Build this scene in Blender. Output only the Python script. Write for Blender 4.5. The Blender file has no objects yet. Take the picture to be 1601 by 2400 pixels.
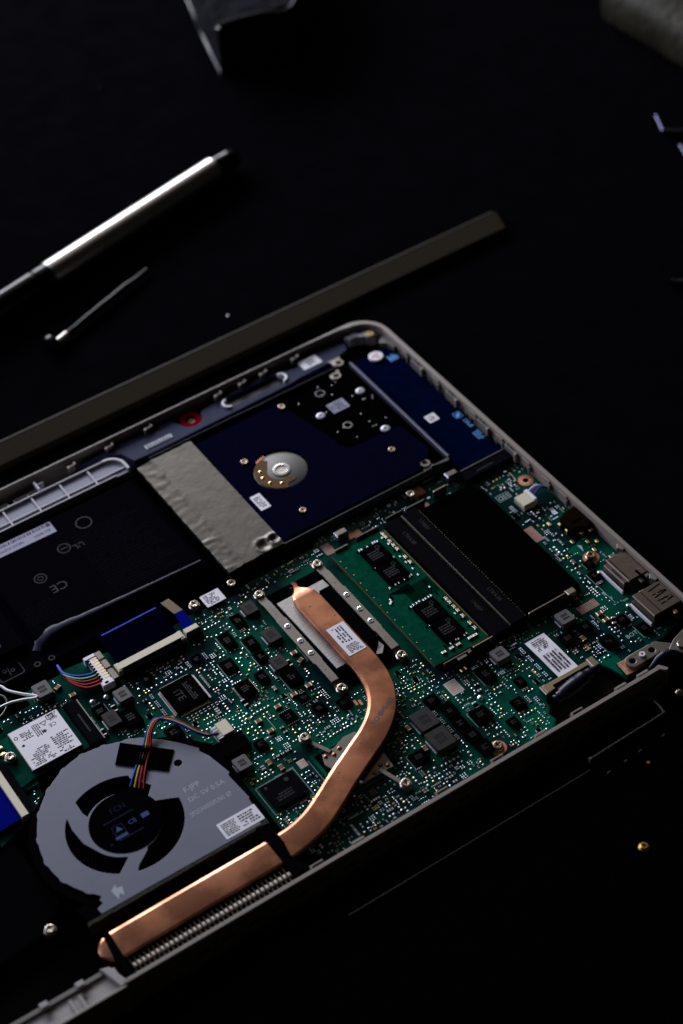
import bpy, math, random
import numpy as np
from mathutils import Vector, Matrix, noise
random.seed(7)
sc = bpy.context.scene
R = math.radians
S = 0.001          # the scene is modelled in millimetres of the laptop's own frame, stored in metres
ZO = 14.0          # table top is 14 mm under the rim of the laptop deck

# ------------------------------------------------------------------ camera, light, exposure
cam_d = bpy.data.cameras.new('camera')
cam = bpy.data.objects.new('camera', cam_d)
sc.collection.objects.link(cam)
cam_d.sensor_fit = 'VERTICAL'
cam_d.sensor_height = 36.0
cam_d.sensor_width = 24.0
cam_d.lens = 4584.04 / 2400 * 36.0
right = Vector((0.83430562, -0.54650733, -0.07255246))
up = Vector((0.429977, 0.56267509, 0.70605703))
fwd = Vector((0.34504188, 0.62026324, -0.70442858))
m = Matrix((right, up, -fwd)).transposed().to_4x4()
m.translation = Vector((-265.290, -476.898, 541.609 + ZO)) * S
cam.matrix_world = m
cam_d.clip_start = 0.05
cam_d.clip_end = 20
cam_d.dof.use_dof = True
cam_d.dof.focus_distance = 0.715
cam_d.dof.aperture_fstop = 8.0
cam_d.dof.aperture_blades = 7
sc.camera = cam

w = bpy.data.worlds.new('World')
sc.world = w
w.use_nodes = True
w.node_tree.nodes['Background'].inputs[0].default_value = (1.0, 0.88, 0.74, 1)
w.node_tree.nodes['Background'].inputs[1].default_value = 0.012

def area(name, pos, target, sx, sy, power, col, spread=180):
    d = bpy.data.lights.new(name, 'AREA')
    d.shape = 'RECTANGLE'; d.size = sx; d.size_y = sy
    d.energy = power; d.color = col; d.spread = R(spread)
    o = bpy.data.objects.new(name, d)
    sc.collection.objects.link(o)
    o.location = pos
    o.rotation_euler = (Vector(target) - Vector(pos)).to_track_quat('-Z', 'Y').to_euler()
    return o
# wide cool window low beyond the far edge of the table, a small blue one on the left, a weak warm lamp on the right
area('window_light', (0.02, 1.15, 0.42), (-0.04, -0.03, 0.0), 1.15, 0.30, 39.0, (0.88, 0.90, 1.0))
area('left_window_light', (-0.90, 0.80, 0.62), (-0.12, -0.05, 0.0), 0.35, 0.45, 6.5, (0.66, 0.70, 1.0))
area('warm_lamp', (0.42, 0.80, 1.05), (0.0, -0.05, 0.0), 0.55, 0.55, 0.75, (1.0, 0.84, 0.70))
sc.view_settings.view_transform = 'Standard'
sc.view_settings.look = 'None'
sc.view_settings.exposure = -0.22
sc.view_settings.gamma = 1.0

# ------------------------------------------------------------------ materials
MATS = {}
def M(name, col, rough=0.5, metal=0.0, spec=0.5, var=None, bump=None, coat=0.0, emit=None, aniso=0.0, stretch=(1, 1, 1), trans=0.0, rvar=0.0):
    mt = bpy.data.materials.new(name); mt.use_nodes = True
    nt = mt.node_tree; b = nt.nodes['Principled BSDF']
    b.inputs['Base Color'].default_value = (*col, 1)
    b.inputs['Roughness'].default_value = rough
    b.inputs['Metallic'].default_value = metal
    b.inputs['Specular IOR Level'].default_value = spec
    b.inputs['Coat Weight'].default_value = coat
    b.inputs['Transmission Weight'].default_value = trans
    tc = nt.nodes.new('ShaderNodeTexCoord'); mp = nt.nodes.new('ShaderNodeMapping')
    nt.links.new(tc.outputs['Object'], mp.inputs[0]); mp.inputs['Scale'].default_value = stretch
    if var:                       # (scale per metre, amount 0..1, second colour)
        n = nt.nodes.new('ShaderNodeTexNoise'); n.inputs['Scale'].default_value = var[0]
        n.inputs['Detail'].default_value = 5
        nt.links.new(mp.outputs[0], n.inputs['Vector'])
        cr = nt.nodes.new('ShaderNodeValToRGB')
        cr.color_ramp.elements[0].position = 0.5 - var[1] / 2; cr.color_ramp.elements[1].position = 0.5 + var[1] / 2
        cr.color_ramp.elements[0].color = (*col, 1); cr.color_ramp.elements[1].color = (*var[2], 1)
        nt.links.new(n.outputs['Fac'], cr.inputs[0]); nt.links.new(cr.outputs[0], b.inputs['Base Color'])
        if rvar:
            mr = nt.nodes.new('ShaderNodeMapRange'); mr.inputs['To Min'].default_value = rough - rvar; mr.inputs['To Max'].default_value = rough + rvar
            nt.links.new(n.outputs['Fac'], mr.inputs[0]); nt.links.new(mr.outputs[0], b.inputs['Roughness'])
    if bump:                      # (scale per metre, strength, distance m)
        n = nt.nodes.new('ShaderNodeTexNoise'); n.inputs['Scale'].default_value = bump[0]; n.inputs['Detail'].default_value = 4
        nt.links.new(mp.outputs[0], n.inputs['Vector'])
        bp = nt.nodes.new('ShaderNodeBump'); bp.inputs['Strength'].default_value = bump[1]; bp.inputs['Distance'].default_value = bump[2]
        nt.links.new(n.outputs['Fac'], bp.inputs['Height']); nt.links.new(bp.outputs[0], b.inputs['Normal'])
    MATS[name] = mt
    return mt

M('table_black', (0.0012, 0.0012, 0.0016), 0.5, spec=0.0, bump=(900, 0.25, 0.0004), var=(60, 0.5, (0.0018, 0.0018, 0.0026)))
M('rim_paint', (0.21, 0.18, 0.153), 0.42, spec=0.4, bump=(3000, 0.1, 0.0001))
M('rim_inner', (0.15, 0.137, 0.124), 0.5, spec=0.3, var=(120, 0.6, (0.10, 0.092, 0.084)))
M('pale_plastic', (0.42, 0.41, 0.43), 0.5, spec=0.3, var=(150, 0.6, (0.34, 0.33, 0.35)))
M('floor_black', (0.002, 0.002, 0.002), 0.6, spec=0.0, bump=(1500, 0.2, 0.0002))
M('floor_brown', (0.022, 0.018, 0.015), 0.6, spec=0.06, bump=(900, 0.2, 0.0002))
M('black_plastic', (0.0018, 0.0018, 0.0022), 0.5, spec=0.0, bump=(2500, 0.15, 0.0001))
M('dull_black', (0.0008, 0.0008, 0.0008), 0.75, spec=0.0)
M('slot_black', (0.0042, 0.0042, 0.0055), 0.45, spec=0.0, bump=(2500, 0.12, 0.0001))
M('trim_sheen', (0.026, 0.03, 0.064), 0.5, spec=0.03, bump=(1800, 0.2, 0.0002), var=(200, 0.5, (0.020, 0.0235, 0.05)))  # black plastic; the blue window sheen is put into the base colour
M('trim_dark', (0.012, 0.013, 0.028), 0.4, spec=0.3)
M('red_rubber', (0.16, 0.002, 0.01), 0.5, spec=0.0)
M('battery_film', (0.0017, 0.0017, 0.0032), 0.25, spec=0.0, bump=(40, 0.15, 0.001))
M('battery_glint', (0.009, 0.01, 0.022), 0.4, spec=0.06, bump=(150, 0.3, 0.001))  # lighter bluish copy of the film; its edge highlight is put into the colour
M('faint_print', (0.0022, 0.0024, 0.004), 0.6, spec=0.1)
M('tape_silver', (0.066, 0.055, 0.04), 0.42, metal=0.7, rvar=0.12, var=(2600, 0.8, (0.036, 0.031, 0.023)), bump=(260, 0.12, 0.0008))
M('hdd_blue', (0.001, 0.0011, 0.0068), 0.3, spec=0.0, var=(1500, 0.35, (0.0026, 0.0026, 0.012)))
M('hdd_cage', (0.0007, 0.0007, 0.001), 0.3, spec=0.0)
M('cage_edge', (0.06, 0.06, 0.085), 0.38, metal=0.5)
M('disc_metal', (0.085, 0.08, 0.07), 0.6, metal=0.5, bump=(700, 0.06, 0.0003))
M('flex_amber', (0.12, 0.05, 0.003), 0.35, var=(500, 0.5, (0.04, 0.015, 0.002)), spec=0.1)
M('ssd_blue', (0.0003, 0.0014, 0.01), 0.25, spec=0.0, var=(250, 0.6, (0.0006, 0.003, 0.018)))
M('print_blue', (0.10, 0.30, 0.62), 0.6, spec=0.1)
M('print_white', (0.55, 0.56, 0.6), 0.6, spec=0.1)
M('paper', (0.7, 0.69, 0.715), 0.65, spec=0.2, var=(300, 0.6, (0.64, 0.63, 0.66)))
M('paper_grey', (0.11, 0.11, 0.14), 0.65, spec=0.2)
M('ink', (0.025, 0.023, 0.04), 0.7, spec=0.1)
M('red_print', (0.45, 0.06, 0.05), 0.6)
M('pcb_green', (0.0008, 0.06, 0.036), 0.25, spec=0.02, bump=(260, 0.12, 0.0004), var=(48, 0.16, (0.0005, 0.013, 0.014)))
M('pcb_light', (0.001, 0.085, 0.048), 0.25, spec=0.0)
M('ram_green', (0.002, 0.060, 0.030), 0.25, spec=0.0, var=(420, 0.3, (0.0016, 0.038, 0.021)), bump=(900, 0.08, 0.0002))
M('ram_edge', (0.08, 0.05, 0.012), 0.4, metal=0.3)
M('trace_dark', (0.0003, 0.004, 0.003), 0.5, spec=0.0)
M('silk', (0.32, 0.42, 0.40), 0.6, spec=0.05)
M('solder', (0.68, 0.7, 0.73), 0.34, metal=1.0)
M('solder_dull', (0.4, 0.41, 0.42), 0.45, metal=0.9)
M('cap_tan', (0.20, 0.105, 0.045), 0.5, spec=0.4)
M('cap_brown', (0.07, 0.035, 0.018), 0.5, spec=0.4)
M('gold', (0.72, 0.55, 0.26), 0.36, metal=1.0)
M('ring_copper', (0.58, 0.27, 0.16), 0.45, metal=0.85, var=(800, 0.6, (0.42, 0.17, 0.09)))
M('pad_pink', (0.60, 0.34, 0.27), 0.5, metal=0.3)
M('brass_dull', (0.26, 0.205, 0.12), 0.45, metal=0.9)
M('frame_floor', (0.15, 0.155, 0.2), 0.5, spec=0.2)
M('line_faint', (0.0035, 0.0035, 0.0055), 0.6, spec=0.0)
M('tip_violet', (0.03, 0.03, 0.055), 0.3, metal=1.0)
M('film_seam', (0.018, 0.016, 0.017), 0.4, spec=0.25)
M('paper_shaded', (0.26, 0.26, 0.34), 0.65, spec=0.1)  # same paper as the other labels, with the weaker light put into the colour
M('cover_floor', (0.34, 0.325, 0.31), 0.5, spec=0.15, var=(120, 0.6, (0.28, 0.265, 0.25)))
M('copper', (0.39, 0.168, 0.09), 0.34, metal=0.93, rvar=0.07, bump=(300, 0.05, 0.0004), var=(60, 0.16, (0.18, 0.07, 0.036)))
M('stain', (0.008, 0.005, 0.004), 0.6, metal=0.0)
M('pen_silver', (0.34, 0.33, 0.315), 0.32, metal=1.0)
M('steel', (0.36, 0.34, 0.31), 0.36, metal=1.0, var=(400, 0.6, (0.28, 0.26, 0.24)), bump=(1200, 0.06, 0.0002))
M('bracket_steel', (0.165, 0.148, 0.126), 0.45, metal=0.85, bump=(900, 0.08, 0.0002), var=(300, 0.6, (0.125, 0.112, 0.095)))
M('shell_steel', (0.14, 0.113, 0.088), 0.42, metal=0.9, bump=(500, 0.08, 0.0003), var=(250, 0.7, (0.10, 0.08, 0.062)))
M('aluminium', (0.36, 0.35, 0.33), 0.42, metal=0.8, stretch=(1, 3, 1), bump=(420, 0.10, 0.0004), var=(500, 0.7, (0.24, 0.23, 0.215)))
M('screw_steel', (0.36, 0.315, 0.26), 0.30, metal=1.0)
M('screw_bronze', (0.3, 0.22, 0.165), 0.33, metal=1.0)
M('screw_brass', (0.62, 0.43, 0.12), 0.3, metal=1.0)
M('hole_dark', (0.001, 0.001, 0.001), 0.9, spec=0.0)
M('chip_black', (0.0016, 0.0016, 0.002), 0.3, spec=0.0, bump=(3500, 0.12, 0.0001))
M('chip_print', (0.009, 0.009, 0.011), 0.6, spec=0.1)
M('ferrite', (0.028, 0.0265, 0.026), 0.55, spec=0.05, bump=(2500, 0.2, 0.0002))
M('ferrite_light', (0.1, 0.097, 0.098), 0.55, spec=0.1, bump=(2500, 0.2, 0.0002))
M('ferrite_print', (0.004, 0.004, 0.004), 0.7, spec=0.1)
M('ivory', (0.56, 0.51, 0.37), 0.5, spec=0.35)
M('white_plastic', (0.66, 0.66, 0.68), 0.45, spec=0.35)
M('fan_grey', (0.105, 0.113, 0.152), 0.46, spec=0.35, bump=(2200, 0.10, 0.0001), var=(90, 0.6, (0.092, 0.098, 0.134)))
M('fan_print', (0.26, 0.28, 0.33), 0.6)
M('fan_edge', (0.30, 0.31, 0.35), 0.4, metal=0.3)
M('hub_black', (0.0012, 0.0012, 0.002), 0.5, spec=0.0)
M('hub_print', (0.013, 0.015, 0.03), 0.6, spec=0.0)
M('hub_blue', (0.018, 0.04, 0.13), 0.6, spec=0.1)
M('blade_black', (0.003, 0.003, 0.003), 0.35, spec=0.0)
M('foam', (0.04, 0.038, 0.031), 0.9, spec=0.0, bump=(1500, 0.8, 0.0012))
M('fin_tip', (0.66, 0.6, 0.51), 0.4, metal=0.9)
M('fin_steel', (0.33, 0.30, 0.26), 0.4, metal=0.9)
M('tape_black', (0.001, 0.001, 0.001), 0.6, spec=0.0)
M('wire_red', (0.2, 0.003, 0.004), 0.5, spec=0.08)
M('wire_crimson', (0.26, 0.004, 0.02), 0.5, spec=0.08)
M('wire_blue', (0.006, 0.05, 0.34), 0.5, spec=0.08)
M('wire_yellow', (0.42, 0.32, 0.004), 0.5, spec=0.08)
M('wire_green', (0.10, 0.42, 0.20), 0.5, spec=0.08)
M('wire_white', (0.66, 0.66, 0.68), 0.4)
M('wire_black', (0.006, 0.006, 0.008), 0.35, spec=0.4)
M('ribbon_black', (0.0005, 0.0005, 0.0045), 0.4, spec=0.0)
M('ribbon_blue', (0.0015, 0.004, 0.13), 0.4, spec=0.0)
M('line_blue', (0.01, 0.07, 0.75), 0.5, spec=0.2)
M('film_blue_black', (0.003, 0.003, 0.013), 0.35, spec=0.12, bump=(120, 0.25, 0.001))
M('orange_pad', (0.2, 0.065, 0.02), 0.5, metal=0.4)
M('jack_brown', (0.006, 0.0035, 0.002), 0.45, spec=0.0)
M('strip_taupe', (0.017, 0.0138, 0.0098), 0.5, spec=0.0, bump=(1500, 0.1, 0.0001))
M('strip_edge', (0.05, 0.043, 0.033), 0.45, spec=0.05)
M('lid_black', (0.0008, 0.0008, 0.0008), 0.5, spec=0.0)
M('lid_edge', (0.3, 0.28, 0.25), 0.5)
M('lid_groove', (0.0015, 0.0014, 0.0012), 0.6)
M('gloss_black', (0.002, 0.002, 0.0025), 0.22, spec=0.1)
M('case_olive', (0.022, 0.0195, 0.012), 0.6, spec=0.1, bump=(180, 0.4, 0.002), var=(45, 0.5, (0.009, 0.008, 0.004)))
M('bag_film', (0.009, 0.009, 0.011), 0.3, spec=0.0, trans=0.0, bump=(90, 0.8, 0.006))
M('bag_inside', (0.012, 0.004, 0.002), 0.7, spec=0.0)

# ------------------------------------------------------------------ mesh helpers (all in mm)
def area2(p):
    return sum(p[i][0] * p[(i + 1) % len(p)][1] - p[(i + 1) % len(p)][0] * p[i][1] for i in range(len(p)))
def ccw(p):
    p = [tuple(q[:2]) for q in p]
    return p if area2(p) > 0 else p[::-1]
def inset(p, d):
    n = len(p); o = []
    for i in range(n):
        a, b, c = Vector(p[i - 1]), Vector(p[i]), Vector(p[(i + 1) % n])
        e1 = (b - a); e2 = (c - b)
        if e1.length < 1e-6 or e2.length < 1e-6:
            o.append(tuple(b)); continue
        e1.normalize(); e2.normalize()
        n1 = Vector((-e1.y, e1.x)); n2 = Vector((-e2.y, e2.x))
        k = max(0.35, 1 + n1.dot(n2))
        o.append(tuple(b + (n1 + n2) * (d / k)))
    return o
def arc(cx, cy, r, a0, a1, n=12):
    return [(cx + r * math.cos(R(a0 + (a1 - a0) * i / n)), cy + r * math.sin(R(a0 + (a1 - a0) * i / n))) for i in range(n + 1)]
def rrect(x0, y0, x1, y1, r, n=4):
    x0, x1 = min(x0, x1), max(x0, x1); y0, y1 = min(y0, y1), max(y0, y1)
    return arc(x1 - r, y1 - r, r, 0, 90, n) + arc(x0 + r, y1 - r, r, 90, 180, n) + arc(x0 + r, y0 + r, r, 180, 270, n) + arc(x1 - r, y0 + r, r, 270, 360, n)
def smooth_path(pts, k=6):
    o = []; n = len(pts); pts = [Vector(p) for p in pts]
    for i in range(n - 1):
        p0, p1, p2, p3 = pts[max(i - 1, 0)], pts[i], pts[i + 1], pts[min(i + 2, n - 1)]
        for j in range(k):
            t = j / k
            o.append(0.5 * ((2 * p1) + (p2 - p0) * t + (2 * p0 - 5 * p1 + 4 * p2 - p3) * t * t + (3 * p1 - p0 - 3 * p2 + p3) * t ** 3))
    o.append(pts[-1])
    return o

class MB:
    def __init__(s):
        s.v = []; s.f = []; s.k = []; s.mats = []
    def mi(s, m):
        if m not in s.mats: s.mats.append(m)
        return s.mats.index(m)
    def add(s, vs, fs, m):
        b = len(s.v); i = s.mi(m)
        s.v += [tuple(q) for q in vs]
        for f in fs:
            s.f.append([b + q for q in f]); s.k.append(i)
    def prism(s, poly, z0, z1, m, ch=0.0, mtop=None):
        p = ccw(poly); n = len(p)
        if ch > 0:
            q = inset(p, ch)
            vs = [(x, y, z0) for x, y in p] + [(x, y, z1 - ch) for x, y in p] + [(x, y, z1) for x, y in q]
            s.add(vs, [[i, (i + 1) % n, n + (i + 1) % n, n + i] for i in range(n)] + [[n + i, n + (i + 1) % n, 2 * n + (i + 1) % n, 2 * n + i] for i in range(n)] + [list(range(n))[::-1]], m)
            s.add([(x, y, z1) for x, y in q], [list(range(n))], mtop or m)
        else:
            s.add([(x, y, z0) for x, y in p] + [(x, y, z1) for x, y in p], [[i, (i + 1) % n, n + (i + 1) % n, n + i] for i in range(n)] + [list(range(n))[::-1]], m)
            s.add([(x, y, z1) for x, y in p], [list(range(n))], mtop or m)
    def box(s, x0, y0, x1, y1, z0, z1, m, ch=0.0, ang=0.0, mtop=None):
        cx, cy = (x0 + x1) / 2, (y0 + y1) / 2; a, b = abs(x1 - x0) / 2, abs(y1 - y0) / 2
        c, t = math.cos(R(ang)), math.sin(R(ang))
        s.prism([(cx + u * c - v * t, cy + u * t + v * c) for u, v in ((-a, -b), (a, -b), (a, b), (-a, b))], z0, z1, m, ch, mtop)
    def lathe(s, x, y, prof, m, n=20):
        vs = []; fs = []; k = len(prof)
        for i in range(n):
            a = 2 * math.pi * i / n
            vs += [(x + r * math.cos(a), y + r * math.sin(a), z) for r, z in prof]
        for i in range(n):
            j = (i + 1) % n
            fs += [[i * k + q, j * k + q, j * k + q + 1, i * k + q + 1] for q in range(k - 1)]
        fs.append([i * k for i in range(n)][::-1]); fs.append([i * k + k - 1 for i in range(n)])
        s.add(vs, fs, m)
    def cyl(s, x, y, r, z0, z1, m, n=16, ch=0.0):
        s.lathe(x, y, [(r, z0), (r, z1 - ch), (r - ch, z1)] if ch else [(r, z0), (r, z1)], m, n)
    def ring(s, x, y, r0, r1, z0, z1, m, n=28):
        vs = []; fs = []
        for i in range(n):
            c, t = math.cos(2 * math.pi * i / n), math.sin(2 * math.pi * i / n)
            vs += [(x + r1 * c, y + r1 * t, z0), (x + r1 * c, y + r1 * t, z1), (x + r0 * c, y + r0 * t, z1), (x + r0 * c, y + r0 * t, z0)]
        for i in range(n):
            j = (i + 1) % n
            fs += [[i * 4 + q, j * 4 + q, j * 4 + (q + 1) % 4, i * 4 + (q + 1) % 4] for q in range(4)]
        s.add(vs, fs, m)
    def tube(s, pts, r, m, n=8, k=5, flat=1.0):
        P = smooth_path(pts, k) if k > 1 else [Vector(p) for p in pts]
        vs = []; fs = []; L = len(P); prev = None
        for i, p in enumerate(P):
            t = (P[min(i + 1, L - 1)] - P[max(i - 1, 0)]).normalized()
            u = t.cross(Vector((0, 0, 1)))
            u = u.normalized() if u.length > 1e-4 else Vector((1, 0, 0))
            v = u.cross(t)
            rr = r[min(int(i * len(r) / L), len(r) - 1)] if isinstance(r, (list, tuple)) else r
            vs += [tuple(p + u * (rr * math.cos(2 * math.pi * q / n)) + v * (rr * flat * math.sin(2 * math.pi * q / n))) for q in range(n)]
        for i in range(L - 1):
            fs += [[i * n + q, i * n + (q + 1) % n, (i + 1) * n + (q + 1) % n, (i + 1) * n + q] for q in range(n)]
        fs += [list(range(n)), [(L - 1) * n + q for q in range(n)][::-1]]
        s.add(vs, fs, m)
    def mesh(s, me, m, xf):
        s.add([xf @ v.co for v in me.vertices], [list(p.vertices) for p in me.polygons], m)
    def text(s, body, x, y, size, z, ang, m, h=0.03, sx=1.0, bold=0.0):
        cu = bpy.data.curves.new('t', 'FONT'); cu.body = body; cu.size = size; cu.align_x = 'CENTER'; cu.align_y = 'CENTER'
        cu.extrude = h / 2; cu.resolution_u = 2; cu.offset = bold
        o = bpy.data.objects.new('t', cu); sc.collection.objects.link(o)
        dg = bpy.context.evaluated_depsgraph_get(); me = bpy.data.meshes.new_from_object(o.evaluated_get(dg))
        s.mesh(me, m, Matrix.Translation((x, y, z + h / 2)) @ Matrix.Rotation(R(ang), 4, 'Z') @ Matrix.Diagonal((sx, 1, 1, 1)))
        bpy.data.meshes.remove(me); bpy.data.objects.remove(o); bpy.data.curves.remove(cu)
    def plate(s, outlines, z0, z1, m, bev=0.0):
        cu = bpy.data.curves.new('p', 'CURVE'); cu.dimensions = '2D'; cu.fill_mode = 'BOTH'
        cu.extrude = (z1 - z0) / 2 - bev; cu.bevel_depth = bev; cu.bevel_resolution = 1; cu.offset = -bev
        for ol in outlines:
            sp = cu.splines.new('POLY'); sp.points.add(len(ol) - 1)
            for q, (a, b) in zip(sp.points, ol): q.co = (a, b, 0, 1)
            sp.use_cyclic_u = True
        o = bpy.data.objects.new('p', cu); sc.collection.objects.link(o)
        dg = bpy.context.evaluated_depsgraph_get(); me = bpy.data.meshes.new_from_object(o.evaluated_get(dg))
        s.mesh(me, m, Matrix.Translation((0, 0, (z0 + z1) / 2)))
        bpy.data.meshes.remove(me); bpy.data.objects.remove(o); bpy.data.curves.remove(cu)
    def dashes(s, x0, y0, x1, y1, rows, m, z, seed=0, vertical=False, fill=0.75, h=0.02):
        """rows of small print too fine to read"""
        rg = random.Random(seed)
        if vertical:
            step = (x1 - x0) / rows
            for i in range(rows):
                a = x0 + step * (i + 0.2); y = y0 + rg.uniform(0, 0.1) * (y1 - y0)
                while y < y1 - 0.2:
                    l = rg.uniform(0.35, 1.3)
                    e = min(y + l, y1)
                    if rg.random() < fill + 0.15: s.box(a, y, a + step * 0.55, e, z, z + h, m)
                    y = e + rg.uniform(0.15, 0.35)
        else:
            step = (y1 - y0) / rows
            for i in range(rows):
                b = y0 + step * (i + 0.2); x = x0; end = x1 - rg.uniform(0, 0.25) * (x1 - x0)
                while x < end - 0.2:
                    l = rg.uniform(0.35, 1.3); e = min(x + l, end)
                    if rg.random() < fill + 0.15: s.box(x, b, e, b + step * 0.55, z, z + h, m)
                    x = e + rg.uniform(0.15, 0.35)
    def data(s, name, smooth=35):
        me = bpy.data.meshes.new(name)
        me.from_pydata([(x * S, y * S, (z + ZO) * S) for x, y, z in s.v], [], s.f)
        for m in s.mats: me.materials.append(MATS[m])
        me.polygons.foreach_set('material_index', s.k)
        if smooth:
            me.polygons.foreach_set('use_smooth', [True] * len(s.f)); me.set_sharp_from_angle(angle=R(smooth))
        me.update()
        return me
    def build(s, name, parent=None, label=None, kind=None, smooth=35):
        return link(name, s.data(name, smooth), parent, label, kind)

def link(name, me, parent=None, label=None, kind=None, loc=None, rz=0.0):
    o = bpy.data.objects.new(name, me); sc.collection.objects.link(o)
    if parent: o.parent = parent
    if label: o['label'] = label
    if kind: o['kind'] = kind
    if loc is not None:
        o.location = (loc[0] * S, loc[1] * S, loc[2] * S); o.rotation_euler.z = R(rz)
    return o
def thing(name, label, cat, loc=(0, 0, 0), group=None):
    o = bpy.data.objects.new(name, None); sc.collection.objects.link(o)
    o.empty_display_size = 0.01; o.location = loc; o['label'] = label; o['category'] = cat
    if group: o['group'] = group
    return o
def tag(o, label, cat, group=None):
    o['label'] = label; o['category'] = cat
    if group: o['group'] = group
def one(name, fn, parent, label=None, kind=None, smooth=35):
    b = MB(); fn(b); return b.build(name, parent, label, kind, smooth)

# ------------------------------------------------------------------ the table
b = MB(); b.box(-1500, -1500, 1500, 1500, -34, -14, 'table_black')
o = b.build('table', None, None, 'structure', 0)

# ------------------------------------------------------------------ the laptop
LT = thing('laptop', 'opened laptop lying upside down with green circuit board, fan, copper pipe and battery exposed', 'laptop')

# deck floor and walls
o_floor = one('deck_floor', lambda b: (b.plate([[(-290, -133.8), (-171, -133.8), (50, -133.8), (76, -138), (76, 84)] + arc(65, 84, 11, 0, 90, 6) + [(-290, 95)]], -12.5, -10.5, 'floor_black')), LT)
rim_out = [(-290, 95.6)] + arc(64, 81.6, 14, 90, 0, 12) + [(78, -150)]
rim_in = [(75.7, -150), (75.7, 81.0)] + arc(64.6, 81.6, 11.2, 0, 90, 12)[1:] + [(60, 93.9), (40, 94.7), (-290, 94.8)]
def f(b): b.plate([rim_out + rim_in], -14, 0, 'rim_paint', 0.35)
rim = one('deck_rim', f, LT, 'pale silver beige wall of the laptop deck')
def f(b):
    prof = [(-134.5, -14), (-134.5, -0.5), (-134.9, 0.0), (-136.2, 0.0), (-136.8, -0.7), (-136.8, -14)]
    b.add([(x, y, z) for x in (-172, 48.5) for y, z in prof], [[i, (i + 1) % 6, 6 + (i + 1) % 6, 6 + i] for i in range(6)] + [[5, 4, 3, 2, 1, 0], [6, 7, 8, 9, 10, 11]], 'rim_paint')
    b.prism([(47, -134.4), (48.6, -134.4), (50.6, -137.6), (49.2, -138.2), (47.6, -136.6)], -9, 0.05, 'rim_paint', 0.2)
rail = one('hinge_side_rail', f, LT, 'pale beige rail along the hinge edge')
def f(b):
    b.box(-2.6, -0.1, -1.9, 1.3, -6, -0.2, 'rim_paint', 0.15)
    b.box(-2.6, 0.7, 2.6, 1.35, -3, -0.15, 'rim_paint', 0.15)
    b.box(-1.88, -0.1, 2.6, 0.68, -6, -1.6, 'rim_inner')
clip_me = None
b = MB(); f(b); clip_me = b.data('clip')
b = MB(); b.box(-2.5, -0.1, 2.5, 1.15, -5, -0.1, 'rim_paint', 0.25); b.box(-1.9, -0.1, 1.9, 1.5, -6, -2, 'rim_inner'); pad_me = b.data('clip')
for x, k in ((-97.5, 0), (-81, 1), (-46.5, 0), (-23, 0), (-4.3, 1), (12, 0), (31.5, 1), (41.5, 1)):
    link('clip', pad_me if k else clip_me, rail, loc=(x, -134.45, 0))
b = MB()
for i in range(-16, 5):
    x = i * 9.5 + 8
    b.box(x - 2.2, -137.02, x - 0.3, -136.85, -7.5, -6.0, 'lid_groove'); b.box(x + 0.3, -137.02, x + 2.2, -136.85, -7.5, -6.0, 'lid_groove')
b.build('vent_slots', LT, None, 'stuff', 0)

# hooks along the front wall, ledges and hooks along the right wall
b = MB()
b.box(-2, -0.4, 2, 0.3, -4, -1.2, 'rim_paint', 0.12); b.box(-2, -1.1, -1.2, 0.3, -4, -1.0, 'rim_paint', 0.12); b.box(1.3, -0.4, 2.0, 1.2, -4, -1.0, 'rim_paint', 0.12)
hook_me = b.data('hook')
for x in (-73, -36.5, -2.5, 36, 9.5, -55, 20):
    link('hook', hook_me, rim, loc=(x, 91.9 if x > -60 else 91.2, 0))
b = MB()
b.box(-1.1, -3.6, -0.3, 3.6, -7, -1.2, 'rim_inner', 0.15); b.box(-1.7, -4.6, -0.2, -3.4, -7, -0.9, 'rim_paint', 0.2)
b.box(-0.4, 0.2, 0.3, 1.0, -6, -0.5, 'rim_inner'); b.box(-0.4, 2.2, 0.3, 3.0, -6, -0.5, 'rim_inner')
long_me = b.data('ledge')
b = MB(); b.box(-0.55, -2.4, -0.1, 2.4, -4, -0.5, 'rim_paint', 0.12); b.box(-1.3, -3.4, -0.1, -2.7, -5, -1.6, 'rim_inner', 0.1); short_me = b.data('ledge')
for y, k in ((66, 1), (56, 0), (43, 1), (31, 0), (16.5, 1), (9, 0), (-2, 1), (-10, 0), (-20, 1), (-33, 1), (-44, 1)):
    link('ledge', short_me if k else long_me, rim, loc=(75.6, y, 0))
b = MB()
for i in range(30):
    y = 70 - i * 3.1 + random.uniform(-1.3, 1.3); hw_ = random.uniform(0.2, 0.55)
    b.box(74.7 + random.uniform(0, 0.6), y - hw_, 75.75, y + hw_, -7, -1.8 - random.uniform(0, 2.4), 'rim_inner', 0.1)
b.build('wall_ribs', LT, None, 'stuff')
def f(b):
    b.prism([(60.5, 90.9), (62, 88.2), (65, 88.0), (66.5, 86.6), (69, 85.6), (69.6, 83.4), (72.0, 83.0), (73.0, 84.6), (72.6, 87.6), (70.5, 89.2), (67.8, 89.4), (65.5, 91.0)], -7, -2.2, 'pale_plastic', 0.4)
    b.cyl(70.5, 85.4, 2.1, -7, -1.6, 'rim_paint', 18, 0.3)
boss = one('corner_boss', f, LT, 'pale screw boss in the rounded corner')
one('brass_insert', lambda b: (b.ring(70.5, 85.4, 0.75, 1.35, -3, -1.4, 'screw_brass', 18), b.cyl(70.5, 85.4, 0.8, -3, -1.75, 'hole_dark', 12)), boss)
one('corner_gusset', lambda b: b.prism([(72.2, 80.5), (75.6, 82.5), (75.6, 72.5), (74.2, 72.5), (73.4, 76.5), (70.8, 78.6)], -8, -2.6, 'rim_inner', 0.3), rim)
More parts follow.
